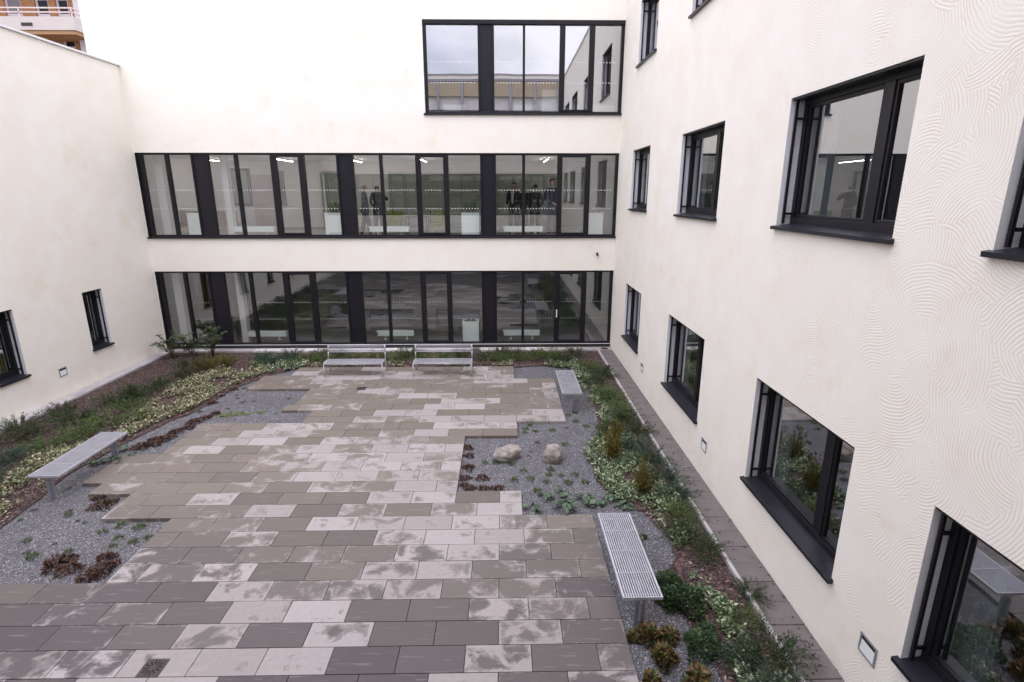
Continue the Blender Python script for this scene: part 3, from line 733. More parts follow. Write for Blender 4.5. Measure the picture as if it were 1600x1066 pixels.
k = MB(); k.box((-11.22, 13.5, .006), (-11.07, 13.85, .016)); tag(k.build('access_plate', M['lampgrey'], bevel=.002), 'small flat grey metal plate let into the concrete strip by the left wall', 'plate')
k = MB(); k.box((-.99, 17.45, -.06), (-.79, 17.6, .1)); k.box((-1.0, 17.44, .1), (-.78, 17.61, .115)); tag(k.build('utility_box', M['stripslab'], bevel=.006), 'small grey box at the back of the bed right of the wire benches', 'box')
k = MB(); k.tube((3.44, 17.78, .0), (3.44, 17.78, .012), .13, seg=24); k.tube((3.44, 17.78, .012), (3.44, 17.78, .017), .1, seg=24); tag(k.build('manhole_cover', M['iron']), 'round rusty brown cover in the far corner of the wall path', 'cover')

# ------------------------------------------------------------------ planting (numpy leaf builders)
def leaf_mesh(name, P, Dv, W, L, wd, m, quad=True, curl=.25):
    """P base points, Dv unit directions, W side vectors, L lengths, wd widths"""
    n = len(P); Nn = np.cross(Dv, W)
    a = P; b = P + Dv * (L * .5)[:, None] + W * (wd * .5)[:, None] + Nn * (L * curl * .3)[:, None]
    c = P + Dv * L[:, None]; d = P + Dv * (L * .5)[:, None] - W * (wd * .5)[:, None] + Nn * (L * curl * .3)[:, None]
    V = np.stack([a, b, c, d], 1).reshape(-1, 3); me = bpy.data.meshes.new(name)
    me.vertices.add(n * 4); me.vertices.foreach_set('co', V.ravel())
    me.loops.add(n * 4); me.loops.foreach_set('vertex_index', np.arange(n * 4, dtype=np.int32))
    me.polygons.add(n); me.polygons.foreach_set('loop_start', np.arange(0, n * 4, 4, dtype=np.int32))
    try: me.polygons.foreach_set('loop_total', np.full(n, 4, dtype=np.int32))
    except Exception: pass
    me.update(calc_edges=True); me.validate()
    for q in (m if isinstance(m, list) else [m]): me.materials.append(q)
    return me
def unit(v): return v / np.maximum(1e-6, np.linalg.norm(v, axis=1))[:, None]
def rnd_dirs(n, up=.3, spread=1.): v = rng.normal(size=(n, 3)) * [spread, spread, .5]; v[:, 2] = np.abs(v[:, 2]) + up; return unit(v)
def sides(Dv): return unit(np.cross(Dv, rng.normal(size=Dv.shape)))
def addobj(name, me, parent=None): o = bpy.data.objects.new(name, me); C.objects.link(o); o.parent = parent; return o

def juniper_mesh(m, R=.54, H=.36, ns=60, nn=60, arch=1.):
    Ps, Ds, Ls, Ws = [], [], [], []
    for i in range(ns):
        a = rng.uniform(0, 2 * PI); rr = R * rng.uniform(.25, 1.15); h = H * rng.uniform(.5, 1.25)
        tip = np.array([math.cos(a) * rr, math.sin(a) * rr, h * (1 - .35 * (rr / R) ** 2)]); p0 = np.array([math.cos(a) * .06, math.sin(a) * .06, 0.])
        mid = (p0 + tip) / 2 + np.array([0, 0, h * .35 * arch])
        tt = rng.uniform(.2, 1, nn); pts = ((1 - tt) ** 2)[:, None] * p0 + (2 * tt * (1 - tt))[:, None] * mid + (tt ** 2)[:, None] * tip
        tan = unit((2 * (1 - tt))[:, None] * (mid - p0) + (2 * tt)[:, None] * (tip - mid))
        d = unit(tan * .8 + rng.normal(size=(nn, 3)) * .55 + [0, 0, .12])
        Ps.append(pts + rng.normal(size=(nn, 3)) * .012); Ds.append(d); Ls.append(rng.uniform(.03, .07, nn)); Ws.append(rng.uniform(.006, .012, nn))
    P = np.concatenate(Ps); Dd = np.concatenate(Ds)
    return leaf_mesh('foliage', P, Dd, sides(Dd), np.concatenate(Ls), np.concatenate(Ws), m)

def put_plants(kind, name, cat, meshes, spots, label, group, z=-.045, smin=.85, smax=1.15, zs=1.):
    for i, s in enumerate(spots):
        x, y = s[:2]; sc = s[2] if len(s) > 2 else random.uniform(smin, smax)
        me = random.choice(meshes); o = addobj(name, me); o.location = (x, y, z); o.rotation_euler = (0, 0, random.uniform(0, 6.28)); o.scale = (sc, sc, sc * zs * random.uniform(.85, 1.15))
        tag(o, label, cat, group)
JA = [juniper_mesh(M['jun']) for _ in range(3)]; JB = [juniper_mesh(M['jun2']) for _ in range(2)]; JC = [juniper_mesh(M['jun3'], ns=44, H=.32) for _ in range(3)]; JD = [juniper_mesh(M['jun4']) for _ in range(2)]
put_plants(0, 'juniper', 'shrub', JA + JD, [(-10.75, 11.4), (-10.5, 12.3), (-10.2, 11.0), (-9.75, 11.75, 1.1), (-10.6, 10.3), (-10.4, 9.3), (-10.0, 8.0), (-10.4, 6.9), (-9.4, 13.35), (-9.7, 13.0), (-9.3, 14.1), (-9.15, 15.0), (-9.3, 15.6)], 'low dark juniper spreading in the mulch bed along the left wall', 'dark junipers in the left bed')
put_plants(0, 'juniper', 'shrub', JC, [(-9.15, 11.0, 1.05), (-8.95, 11.6, 1.0), (-9.45, 10.5, .9), (-9.1, 12.6, .85), (-8.65, 12.1, .7)], 'bright green feathery juniper behind the left backless bench', 'bright junipers in the left bed')
put_plants(0, 'juniper', 'shrub', JB, [(-9.7, 9.9), (-9.3, 9.0, .8), (-7.3, 16.35, .9), (-6.75, 16.75, .9), (-7.6, 16.7, .8), (-9.0, 7.6, .8)], 'bluish green low juniper in the left and far left planting', 'bluish junipers in the left bed')
put_plants(0, 'juniper', 'shrub', JC + JA, [(-6.2, 16.7), (-5.7, 16.5), (-5.2, 16.8), (-4.7, 16.5, .9), (-4.0, 16.7, .9), (-3.3, 16.6), (-3.0, 16.9, 1.05), (-2.6, 16.5, .8), (-1.9, 16.7, .9), (-1.3, 16.6, .9), (-.5, 16.7, .9), (.0, 16.5, .8), (.35, 16.8), (.75, 16.6, .8), (1.35, 16.6, 1.1), (1.75, 16.4, .9)], 'green juniper in the bed between the wire benches and the far glazing', 'junipers in the bed before the far glazing', smin=.75, smax=.95)
put_plants(0, 'juniper', 'shrub', JD, [(-5.9, 17.1, .7), (-.1, 17.1, .7), (2.3, 16.9, .8), (1.0, 17.0, .7), (2.05, 16.35, .7)], 'brownish olive juniper at the back of the bed before the far glazing', 'brownish junipers before the far glazing')
put_plants(0, 'juniper', 'shrub', JA + JC[:1], [(2.55, 15.6, .95), (2.85, 14.9, .9), (2.55, 14.3, .8), (2.7, 13.6, .8), (2.75, 12.9), (2.85, 12.2, .9), (2.75, 11.5, 1.05), (2.35, 11.0, .8), (3.0, 11.0, .7), (2.85, 7.75, .8), (2.75, 7.3, .65), (2.95, 6.85, .7), (2.9, 5.55, .6), (3.0, 4.95, .85), (3.22, 6.0, .5)], 'dark green juniper in the bed along the right wall path', 'green junipers in the right bed')
put_plants(0, 'juniper', 'shrub', JB, [(2.65, 13.2, .7), (2.85, 9.6), (2.95, 9.0, .9), (2.7, 10.2, .8), (3.0, 8.4, .8), (2.65, 4.95, .55), (2.8, 4.4, .8), (3.0, 3.7), (2.6, 3.2)], 'blue grey juniper in the bed along the right wall path', 'bluish junipers in the right bed')

# upright golden conifers
def spray_mesh(R, H):
    Ps, Ds = [], []
    for i in range(46):
        a = rng.uniform(0, 2 * PI); lean = rng.uniform(.1, 1.) * R * 1.25; h = H * rng.uniform(.4, 1.08) * (1 - .35 * lean / (R * 1.25)); b0 = rng.uniform(0, .25) * H
        nn = 40; tt = rng.uniform(.1, 1, nn); pts = np.stack([math.cos(a) * lean * tt ** .7, math.sin(a) * lean * tt ** .7, b0 + (h - b0) * tt], 1) + rng.normal(size=(nn, 3)) * .016
        Ps.append(pts); Ds.append(unit(np.stack([np.full(nn, math.cos(a) * .35), np.full(nn, math.sin(a) * .35), np.ones(nn)], 1) + rng.normal(size=(nn, 3)) * .42))
    P = np.concatenate(Ps); d = np.concatenate(Ds); n = len(P)
    return leaf_mesh('foliage', P, d, sides(d), rng.uniform(.035, .085, n), rng.uniform(.008, .016, n), M['con'])
conifer_mesh = spray_mesh
for (x, y, h, l) in ((2.27, 10.2, .85, 'golden upright conifer in the right bed, the farther of two close together'), (2.12, 9.72, .8, 'golden upright conifer beside the right hand boulder'), (2.42, 8.45, .85, 'golden upright conifer in the right bed nearest to the camera'),
                     (-8.35, 15.95, .5, 'yellow green bushy conifer in the far left bed, right of its twin'), (-8.85, 15.75, .55, 'yellow green bushy conifer in the far left bed, left of its twin')):
    R = .21 if x > 0 else .36
    t = empty('conifer', (x, y, -.045), l, 'conifer', rz=random.uniform(0, 6)); o = addobj('foliage', conifer_mesh(R, h), t)
    k = MB(); k.tube((0, 0, 0), (0, 0, h * .8), .012, r2=.004); k.build('stem', M['stem'], t, world=False)

# leathery shrubs in the far left corner
def rhodo(x, y, label, seed, H=1.05):
    r = np.random.default_rng(seed); t = empty('shrub', (x, y, -.045), label, 'shrub'); k = MB(); P, Dd, Ln, Wd = [], [], [], []
    for i in range(12):
        a = r.uniform(0, 2 * PI); rr = r.uniform(.1, .45); h = H * r.uniform(.45, 1)
        tip = Vector((math.cos(a) * rr, math.sin(a) * rr, h)); md = Vector((tip.x * .35, tip.y * .35, h * .55)); k.path([(0, 0, 0), md, tip], .009, seg=5)
        for s_ in range(26):
            b = r.uniform(0, 2 * PI); q = r.uniform(.45, 1) if s_ > 12 else 1.
            base = md.lerp(tip, (q - .45) / .55); d = unit(np.array([[math.cos(b), math.sin(b), r.uniform(-.55, .5)]]))[0]
            P.append(np.array(base) + r.normal(size=3) * .012); Dd.append(d); Ln.append(r.uniform(.10, .17)); Wd.append(r.uniform(.035, .055))
    P, Dd = np.array(P), np.array(Dd); Wv = unit(np.cross(Dd, [0, 0, 1.]) + r.normal(size=Dd.shape) * .3)
    addobj('foliage', leaf_mesh('foliage', P, Dd, Wv, np.array(Ln), np.array(Wd), M['rhodo']), t); k.build('stem', M['stem'], t, world=False)
rhodo(-10.62, 17.0, 'leathery leaved shrub in the far left corner, closest to the left wall', 3, .85)
rhodo(-10.15, 17.25, 'leathery leaved shrub standing second from the left wall', 9, .75)
rhodo(-9.45, 17.2, 'leathery leaved shrub in front of the first wide dark post', 5, .95)

# ground cover carpets
def carpet(name, regions, n, m, label, lmin=.035, lmax=.065, zmax=.1, patchy=.5, wr=.75):
    P = []; tries = 0
    from mathutils import noise as N
    x0 = min(p[0] for R in regions for p in R); x1 = max(p[0] for R in regions for p in R); y0 = min(p[1] for R in regions for p in R); y1 = max(p[1] for R in regions for p in R)
    while len(P) < n and tries < n * 60:
        tries += 1; x = random.uniform(x0, x1); y = random.uniform(y0, y1)
        if not any(inside(R, x, y) for R in regions): continue
        v = N.noise(Vector((x * 1.6, y * 1.6, 3.1))) + .5 * N.noise(Vector((x * 5, y * 5, 7)))
        if v + random.uniform(-.25, .25) < patchy - .5: continue
        P.append((x, y, -.04 + abs(random.gauss(0, 1)) * .04 * (1 + v) + random.uniform(0, zmax * .5)))
    P = np.array(P); k = len(P); d = rnd_dirs(k, .25, 1.); Wv = unit(np.cross(d, [0, 0, 1.]) + rng.normal(size=d.shape) * .35)
    L = rng.uniform(lmin, lmax, k)
    o = addobj(name, leaf_mesh(name, P, d, Wv, L, L * wr, m)); return tag(o, label, 'plants', kind='stuff')
pl = [[(-8.9, 15.6), (-9.1, 14.3), (-9.0, 13.2), (-8.7, 12.2), (-8.5, 11.2), (-8.2, 10.8), (-8.0, 11.8), (-7.6, 12.7), (-7.5, 14.2), (-7.1, 15.2), (-6.9, 15.7), (-7.6, 15.9)], [(-9.5, 10.3), (-8.6, 11.0), (-8.2, 10.3), (-8.35, 9.3), (-8.2, 8.0), (-8.2, 7.1), (-8.7, 6.5), (-9.4, 7.8), (-9.1, 9)]]
carpet('ground_cover', pl, 13000, M['pale_leaf'], 'pale yellow green variegated ground cover spreading through the left bed', patchy=.42)
carpet('ground_cover', [[(-7.9, 16.3), (-6.9, 15.8), (-6.2, 16.0), (-6.0, 16.3), (-6.6, 16.9), (-7.6, 17)], [(-7.6, 15.9), (-6.9, 15.4), (-6.3, 15.8), (-5.9, 16.15), (-7, 16.4)]], 2200, M['pale_leaf2'], 'grey green low ground cover at the far left corner of the paving', patchy=.35)
rg = [[(1.2, 16.05), (2.2, 16.3), (2.5, 15.3), (2.5, 14), (2.6, 12.6), (2.9, 11.8), (2.85, 10.8), (2.7, 9.5), (3.05, 8.2), (2.95, 7.3), (2.6, 7.0), (2.35, 8.0), (1.9, 8.35), (1.7, 9.4), (1.6, 10.4), (1.95, 10.7), (2.3, 11.6), (2.2, 12.6), (2.15, 13.6), (2.05, 14.6), (2.0, 15.6)], [(2.55, 6.5), (2.9, 6.2), (2.9, 5.4), (3.1, 4.4), (3.1, 3), (2.4, 3), (2.5, 4.6), (2.65, 5.6)]]
carpet('ground_cover', rg, 13500, M['pale_leaf2'], 'cream and green variegated ground cover spreading through the right bed', patchy=.4)
carpet('ground_cover', [[(-5.9, 15.95), (-5.9, 16.3), (.3, 16.3), (.3, 15.95)]], 1200, M['pale_leaf'], 'thin pale ground cover behind the far edge of the paving', patchy=.6)

# bark chips and fallen leaves
def chips(n, poly):
    P = []
    while len(P) < n:
        x, y = random.uniform(-11, 3.15), random.uniform(3, 17.6)
        if inside(poly, x, y): P.append((x, y, -.043 + random.uniform(0, .02)))
    P = np.array(P); k = len(P); a = rng.uniform(0, 2 * PI, k); d = unit(np.stack([np.cos(a), np.sin(a), rng.uniform(-.1, .5, k)], 1)); Wv = unit(np.cross(d, [0, 0, 1.]) + rng.normal(size=d.shape) * .3)
    L = rng.uniform(.025, .075, k); o = addobj('bark_mulch', leaf_mesh('bark_mulch', P, d, Wv, L, L * .42, M['chips'])); tag(o, 'reddish brown bark chips covering the planting beds', 'mulch', kind='stuff')
chips(21000, LBs)
# loose pale pebbles and weeds in the gravel
def scatter_stones(n):
    V = []; F = []
    for i in range(n):
        while True:
            x, y = random.uniform(-8.3, 2.6), random.uniform(4.2, 15.9)
            if not inside(LBs, x, y): break
        r = random.uniform(.006, .014); b = len(V)
        for dx, dy, dz in ((1, 0, 0), (0, 1, 0), (-1, 0, 0), (0, -1, 0), (0, 0, .8)): V.append((x + dx * r * random.uniform(.6, 1), y + dy * r * random.uniform(.6, 1), -.064 + dz * r))
        F += [(b, b + 1, b + 4), (b + 1, b + 2, b + 4), (b + 2, b + 3, b + 4), (b + 3, b, b + 4)]
    me = bpy.data.meshes.new('gravel_stones'); me.from_pydata(V, [], F); me.materials.append(M['pebble']); tag(addobj('gravel_stones', me), 'loose pale stones lying on the grey gravel', 'gravel', kind='stuff')
M['pebble'] = leafmat('pebbles', [(.10, .10, .11), (.2, .2, .22), (.3, .29, .31), (.5, .48, .48), (.15, .14, .16), (.22, .2, .2)], .85)
scatter_stones(16000)

def tuft_mesh(m, R, H, n, lmin, lmax, wr, up=.6):
    a = rng.uniform(0, 2 * PI, n); rr = R * np.sqrt(rng.uniform(0, 1, n)) * (.8 + .25 * np.sin(a * 3))
    P = np.stack([np.cos(a) * rr, np.sin(a) * rr, rng.uniform(0, H, n) * (1 - (rr / (R * 1.1)) ** 2)], 1)
    d = unit(np.stack([np.cos(a), np.sin(a), np.full(n, up)], 1) + rng.normal(size=(n, 3)) * .5); L = rng.uniform(lmin, lmax, n)
    return leaf_mesh('foliage', P, d, sides(d), L, L * wr, m)
TS = [tuft_mesh(M['sedum'], .17, .07, 420, .02, .05, .5) for _ in range(4)]
TG = [tuft_mesh(M['grass'], .07, .04, 150, .025, .06, .14, 1.) for _ in range(4)]
TW = [tuft_mesh(M['sedum'], .08, .02, 60, .02, .04, .5) for _ in range(3)]
TH = [tuft_mesh(M['hebe'], .26, .26, 1500, .03, .055, .5, .8) for _ in range(3)]; TO = [tuft_mesh(M['heb2'], .13, .18, 330, .04, .075, .5, 1.) for _ in range(3)]
TL = [tuft_mesh(M['lime'], .16, .03, 300, .015, .035, .4) for _ in range(2)]
G = -.065
put_plants(0, 'sedum', 'plant', TS, [(-6.41, 6.85, 1.3), (-6.15, 6.72, 1.1), (-5.8, 6.95), (-5.66, 6.7, 1.2), (-5.75, 6.52)], 'rusty red clump on the front left gravel beside the dark slabs', 'rusty clumps on the front left gravel', G)
put_plants(0, 'sedum', 'plant', TS, [(-7.06, 8.62), (-6.85, 8.35, 1.1), (-6.75, 8.5, .7)], 'rusty red clump in the stepped notch of the left paving edge', 'rusty clumps in the notch', G)
put_plants(0, 'sedum', 'plant', TS, [(-7.6, 10.6), (-7.4, 10.75), (-7.55, 10.95, .9), (-7.3, 11.0, 1.1), (-7.3, 11.35), (-7.15, 11.6, .9), (-7.2, 11.9), (-7.05, 12.15, .9), (-6.95, 12.4, .8), (-7.5, 14.6, .8), (-7.35, 14.1, .8), (-7.45, 13.6, .7), (-7.4, 13.1, .8)], 'reddish creeping plant between the left bench and the paving', 'reddish creepers by the left paving edge', G)
put_plants(0, 'sedum', 'plant', TS, [(-.75, 10.45, .8), (-.7, 10.1), (-.68, 9.6), (-.72, 9.2), (-.4, 9.2), (-.62, 8.82), (-.35, 8.8), (-.1, 8.82), (-.72, 8.95, .6)], 'brown red sedum clump in the gravel notch left of the boulders', 'sedum clumps left of the boulders', G, .7, .9)
put_plants(0, 'grass_tuft', 'plant', TG, [(-6.46, 7.12), (-6.13, 7.78), (-6.3, 7.6), (-5.81, 7.72), (-5.95, 7.45), (-5.65, 7.35), (-5.5, 7.45), (-5.9, 7.25), (-6.35, 7.95), (-6.9, 7.0), (-7.3, 7.4), (-7.2, 8.1)], 'small green grass tuft in the front left gravel', 'grass tufts in the front left gravel', G)
put_plants(0, 'grass_tuft', 'plant', TG, [(.61, 11.58), (.5, 11.4), (.72, 11.25), (.48, 11.2), (1.56, 12.17), (.16, 9.75), (-.15, 9.8), (.38, 9.45), (.5, 9.15), (.78, 9.05), (.85, 9.3), (1.1, 11.3), (1.7, 11.8), (1.9, 11.5), (1.2, 9.0), (1.35, 9.3), (.9, 9.5), (1.5, 9.0), (.2, 9.1), (1.3, 10.6), (1.75, 12.3), (.6, 8.7)], 'small green grass tuft in the gravel around the boulders', 'grass tufts around the boulders', G)
put_plants(0, 'grass_tuft', 'plant', TL, [(-6.5, 12.35, 1.2), (-6.2, 12.4, .9), (-5.9, 12.5, .8), (-6.75, 12.3, .8)], 'lime green mossy patch in the notch of the left paving edge', 'lime patches in the left notch', G)
wd = []
while len(wd) < 50:
    x, y = (random.uniform(-7.6, -4.8), random.uniform(12.2, 15)) if len(wd) % 3 == 0 else ((random.uniform(-8.3, -5.6), random.uniform(6.6, 9.2)) if len(wd) % 3 == 1 else (random.uniform(-.7, 2.2), random.uniform(8.8, 12.6)))
    if not inside(LBs, x, y): wd.append((x, y))
put_plants(0, 'weed', 'plant', TW + TG[:2], wd, 'tiny weed in the grey gravel', 'tiny weeds in the gravel', G, .45, .9)
put_plants(0, 'low_shrub', 'shrub', TH, [(2.2, 6.2), (2.35, 5.85, 1.1), (2.15, 5.95, .8), (2.3, 5.15, 1.0), (2.42, 5.35, .7)], 'dense dark green low shrub right of the nearest backless bench', 'dense low shrubs by the nearest bench', G)
put_plants(0, 'low_shrub', 'shrub', TO, [(1.72, 5.34), (1.97, 5.34, .9), (1.81, 5.0, 1.1), (1.55, 5.35, .7), (1.6, 4.75, .8), (2.1, 4.7, 1.2), (2.05, 6.0, .8)], 'small orange tipped shrub in the gravel before the nearest bench', 'orange tipped shrubs before the nearest bench', G)

def bergenia_mesh(n=13):
    V, F = [], []
    for i in range(n):
        a = rng.uniform(0, 2 * PI); rr = rng.uniform(.03, .17); r = rng.uniform(.032, .062); cx_, cy_, cz = math.cos(a) * rr, math.sin(a) * rr, rng.uniform(.05, .12)
        nx, ny = math.cos(a) * .45, math.sin(a) * .45; b = len(V); V.append((cx_, cy_, cz - .012))
        for j in range(9):
            t_ = 2 * PI * j / 9; dx, dy = math.cos(t_) * r, math.sin(t_) * r; V.append((cx_ + dx, cy_ + dy, cz - (dx * nx + dy * ny) * .9 + .006 * math.sin(3 * t_)))
        for j in range(9): F.append((b, b + 1 + j, b + 1 + (j + 1) % 9))
    me = bpy.data.meshes.new('foliage'); me.from_pydata(V, [], F); me.materials.append(M['bergenia']); return me
TB = [bergenia_mesh() for _ in range(4)]
put_plants(0, 'round_leaf_plant', 'plant', TB, [(.5, 8.12), (.72, 8.5), (1.02, 8.62), (1.08, 8.3), (1.38, 8.38), (1.9, 8.45), (1.58, 8.3), (2.05, 8.2), (1.0, 8.1), (1.95, 7.6, .8), (2.1, 7.3, .7)], 'waxy round leaved plant in the gravel at the top of the nearest bench', 'round leaved plants by the nearest bench', G)
put_plants(0, 'round_leaf_plant', 'plant', TB, [(-7.5, 10.2, .8), (-7.75, 10.0, .8), (-7.55, 9.8, .7), (-7.9, 10.5, .8), (-8.0, 9.9, .8), (-6.55, 15.75, .8), (-6.9, 15.6, .8), (-6.3, 15.95, .7)], 'broad leaved low plant beside the left bench and the far left paving corner', 'broad leaved plants on the left', G)
# bare twigs
M['twig'] = grain('dry twig', (.30, .24, .18), .9, .2, 20)
k = MB()
for i in range(60):
    x, y = random.choice([(random.uniform(2.3, 3.1), random.uniform(4.5, 9)), (random.uniform(-8.2, -5.6), random.uniform(6.6, 9)), (random.uniform(-7.4, -5.3), random.uniform(12.8, 15))])
    a = random.uniform(0, 2 * PI); L = random.uniform(.06, .18); k.tube((x, y, -.03), (x + math.cos(a) * L, y + math.sin(a) * L, random.uniform(-.03, .03)), .003, seg=4)
tag(k.build('dry_twigs', M['twig']), 'thin dry twigs strewn over beds and gravel', 'twigs', kind='stuff')
M['dead'] = leafmat('dead leaves', [(.07, .04, .03), (.12, .07, .05), (.05, .03, .03)], .8)
P = np.array([(3.25 + .42 * random.random() ** .5, random.uniform(4.3, 16), .006) for _ in range(90)]); d = unit(np.stack([rng.normal(size=90), rng.normal(size=90), rng.uniform(0, .3, 90)], 1))
tag(addobj('fallen_leaves', leaf_mesh('fallen_leaves', P, d, unit(np.cross(d, [0, 0, 1.])), rng.uniform(.03, .07, 90), rng.uniform(.02, .045, 90), M['dead'], curl=.8)), 'dark fallen leaves on the wall path', 'leaves', kind='stuff')

# ------------------------------------------------------------------ furniture inside
def planter(label, x, y, z, w=.55, h=.82, plant='spiky'):
    t = empty('planter', (x, y, z), label, 'planter')
    k = MB(); k.box((x - w / 2, y - .2, z), (x + w / 2, y + .2, z + h - .03)); k.box((x - w / 2 - .008, y - .208, z + h - .03), (x + w / 2 + .008, y - .17, z + h)); k.box((x - w / 2 - .008, y + .17, z + h - .03), (x + w / 2 + .008, y + .208, z + h))
    k.box((x - w / 2 - .008, y - .17, z + h - .03), (x - w / 2 + .03, y + .17, z + h)); k.box((x + w / 2 - .03, y - .17, z + h - .03), (x + w / 2 + .008, y + .17, z + h))
    k.build('pot', M['white'], t)
    n = {'spiky': 46, 'low': 90, 'none': 0}[plant]
    if n:
        a = rng.uniform(0, 2 * PI, n); sp = plant == 'spiky'
        P = np.stack([x + np.cos(a) * rng.uniform(0, .15, n), y + np.sin(a) * .1, np.full(n, z + h - .03)], 1); d = unit(np.stack([np.cos(a) * (.4 if sp else 1), np.sin(a) * .4, np.ones(n) * (1.2 if sp else .5)], 1) + rng.normal(size=(n, 3)) * .15)
        L = rng.uniform(.18, .5, n) if sp else rng.uniform(.06, .14, n)
        o = addobj('foliage', leaf_mesh('foliage', P, d, sides(d), L, np.full(n, .05), M['grass'])); o.parent = t; o.matrix_parent_inverse = t.matrix_world.inverted()
for (x, z, pl_, w_, l) in ((-10.02, FL[1], 'low', .52, 'leftmost white box planter on the first floor, partly hidden by the wide post'), (-5.52, FL[1], 'spiky', .6, 'white box planter with spiky plant left of the second wide post on the first floor'), (-1.06, FL[1], 'spiky', .58, 'white box planter with tall spiky plant beside the third wide post on the first floor'),
                          (3.05, FL[1], 'low', .54, 'white box planter at the right end of the first floor glass'), (-1.12, FL[0], 'low', .56, 'white box planter with stones on top behind the ground floor glass'), (1.52, FL[2], 'none', .55, 'white box behind the second floor glass beside the opening pane')):
    planter(l, x, 18.6, z, w_, .82 if z > 1 else .80, pl_)
def heater(label, x, z, L=1.3):
    y = 18.62; t = empty('low_heater', (x, y, z), label, 'heater')
    k = MB(); k.box((x - L / 2, y - .09, z + .14), (x + L / 2, y + .09, z + .315)); k.box((x - L / 2 - .04, y - .095, z + .29), (x - L / 2 - .002, y + .095, z + .316)); k.build('casing', M['white'], t, .006)
    for s_ in (-.3, .3): k = MB(); k.box((x + s_ * L - .015, y - .05, z + .02), (x + s_ * L + .015, y + .05, z + .138)); k.box((x + s_ * L - .05, y - .06, z), (x + s_ * L + .05, y + .06, z + .019)); k.build('foot', M['white'], t)
for x, z, l, L in ((-8.22, FL[1], 'long low white heater on the first floor left of the second wide post', 1.3), (-3.77, FL[1], 'long low white heater on the first floor before the two men on the left', 1.3), (.7, FL[1], 'long low white heater on the first floor in front of the dark dressed group', 1.3),
                 (-8.2, FL[0], 'long low white heater on the ground floor nearest the left wall', 1.3), (-3.75, FL[0], 'long low white heater on the ground floor behind the left wire bench', 1.25), (.65, FL[0], 'long low white heater on the ground floor right of the white planter', 1.25),
                 (-1.5, FL[2], 'low white heater on the second floor at the left pane', .7), (.72, FL[2], 'low white heater on the second floor behind the thin mullion', .75), (3.2, FL[2], 'low white heater on the second floor at the right end', .7)):
    heater(l, x, z + (.12 if z < 1 else .09 if z > 5 else .06), L)
M['green'] = grain('green upholstery', (.23, .27, .035), .9, .2, 12); M['brownup'] = grain('brown upholstery', (.34, .22, .17), .9, .15, 12); M['wood'] = grain('light wood', (.55, .42, .27), .6, .15, 6)
def armchair(label, x, y, z, up):
    t = empty('armchair', (x, y, z), label, 'armchair')
    k = MB(); k.box((x - .27, y - .27, z + .3), (x + .27, y + .27, z + .45)); k.build('seat', up, t, .03)
    k = MB(); n = 12; pts = []
    for i in range(n + 1):
        a = PI + PI * i / n; pts.append((x + math.cos(a) * .34, y + .05 + math.sin(a) * .32))
    for (a, b), (c, d) in zip(pts[:-1], pts[1:]):
        o_ = .88
        A = [(a, b), (c, d), (x + (c - x) * o_, y + (d - y) * o_), (x + (a - x) * o_, y + (b - y) * o_)]
        lo, hi = z + .42, z + .83
        for i in range(4): k.face([(*A[i], lo), (*A[(i + 1) % 4], lo), (*A[(i + 1) % 4], hi), (*A[i], hi)])
        k.face([(*p, hi) for p in A]); k.face([(*p, lo) for p in A[::-1]])
    k.build('backrest', up, t)
    k = MB(); k.box((x - .3, y - .29, z + .24), (x + .3, y + .29, z + .298)); k.build('frame', M['wood'], t, .01)
    for sx in (-1, 1):
        for sy in (-1, 1): k = MB(); k.tube((x + sx * .25, y + sy * .24, z + .24), (x + sx * .28, y + sy * .27, z), .02, r2=.014); k.build('leg', M['wood'], t)
armchair('green backed armchair behind the first floor glass, left one of the pair', -3.92, 20.3, FL[1], M['green']); armchair('green backed armchair behind the first floor glass, right one of the pair', -2.3, 20.3, FL[1], M['green'])
armchair('brown armchair in the second bay of the first floor glass', -9.85, 20.2, FL[1], M['brownup']); armchair('brown armchair in the leftmost bay of the first floor glass', -11.3, 20.4, FL[1], M['brownup'])
t = empty('side_table', (-3.1, 20.4, FL[1]), 'thin legged table between the two green armchairs', 'table'); z = FL[1]
k = MB(); k.box((-3.5, 20.1, z + .6), (-2.7, 20.7, z + .63)); k.build('table_top', M['panel'], t)
for sx in (-3.47, -2.73):
    for sy in (20.13, 20.67): k = MB(); k.tube((sx, sy, z), (sx, sy, z + .6), .014); k.build('leg', M['panel'], t)
for i, (x, yy) in enumerate(((-2.9, 21.), (-5.45, 21.4), (-7.95, 21.0), (-10.6, 21.5), (1.6, 21.2))):
    t = empty('ceiling_light', (x, yy, 6.3), ['slim lit ceiling strip above the green armchairs', 'slim lit ceiling strip above the two men on the left', 'slim lit ceiling strip in the third bay from the left', 'slim lit ceiling strip in the leftmost bays', 'slim lit ceiling strip above the group on the right'][i], 'ceiling light')
    k = MB(); k.box((x - .014, yy - .95, 6.262), (x + .014, yy + .95, 6.33)); k.build('casing', M['white'], t)
    k = MB(); k.box((x - .011, yy - .93, 6.252), (x + .011, yy + .93, 6.261)); k.build('diffuser', M['led'], t)

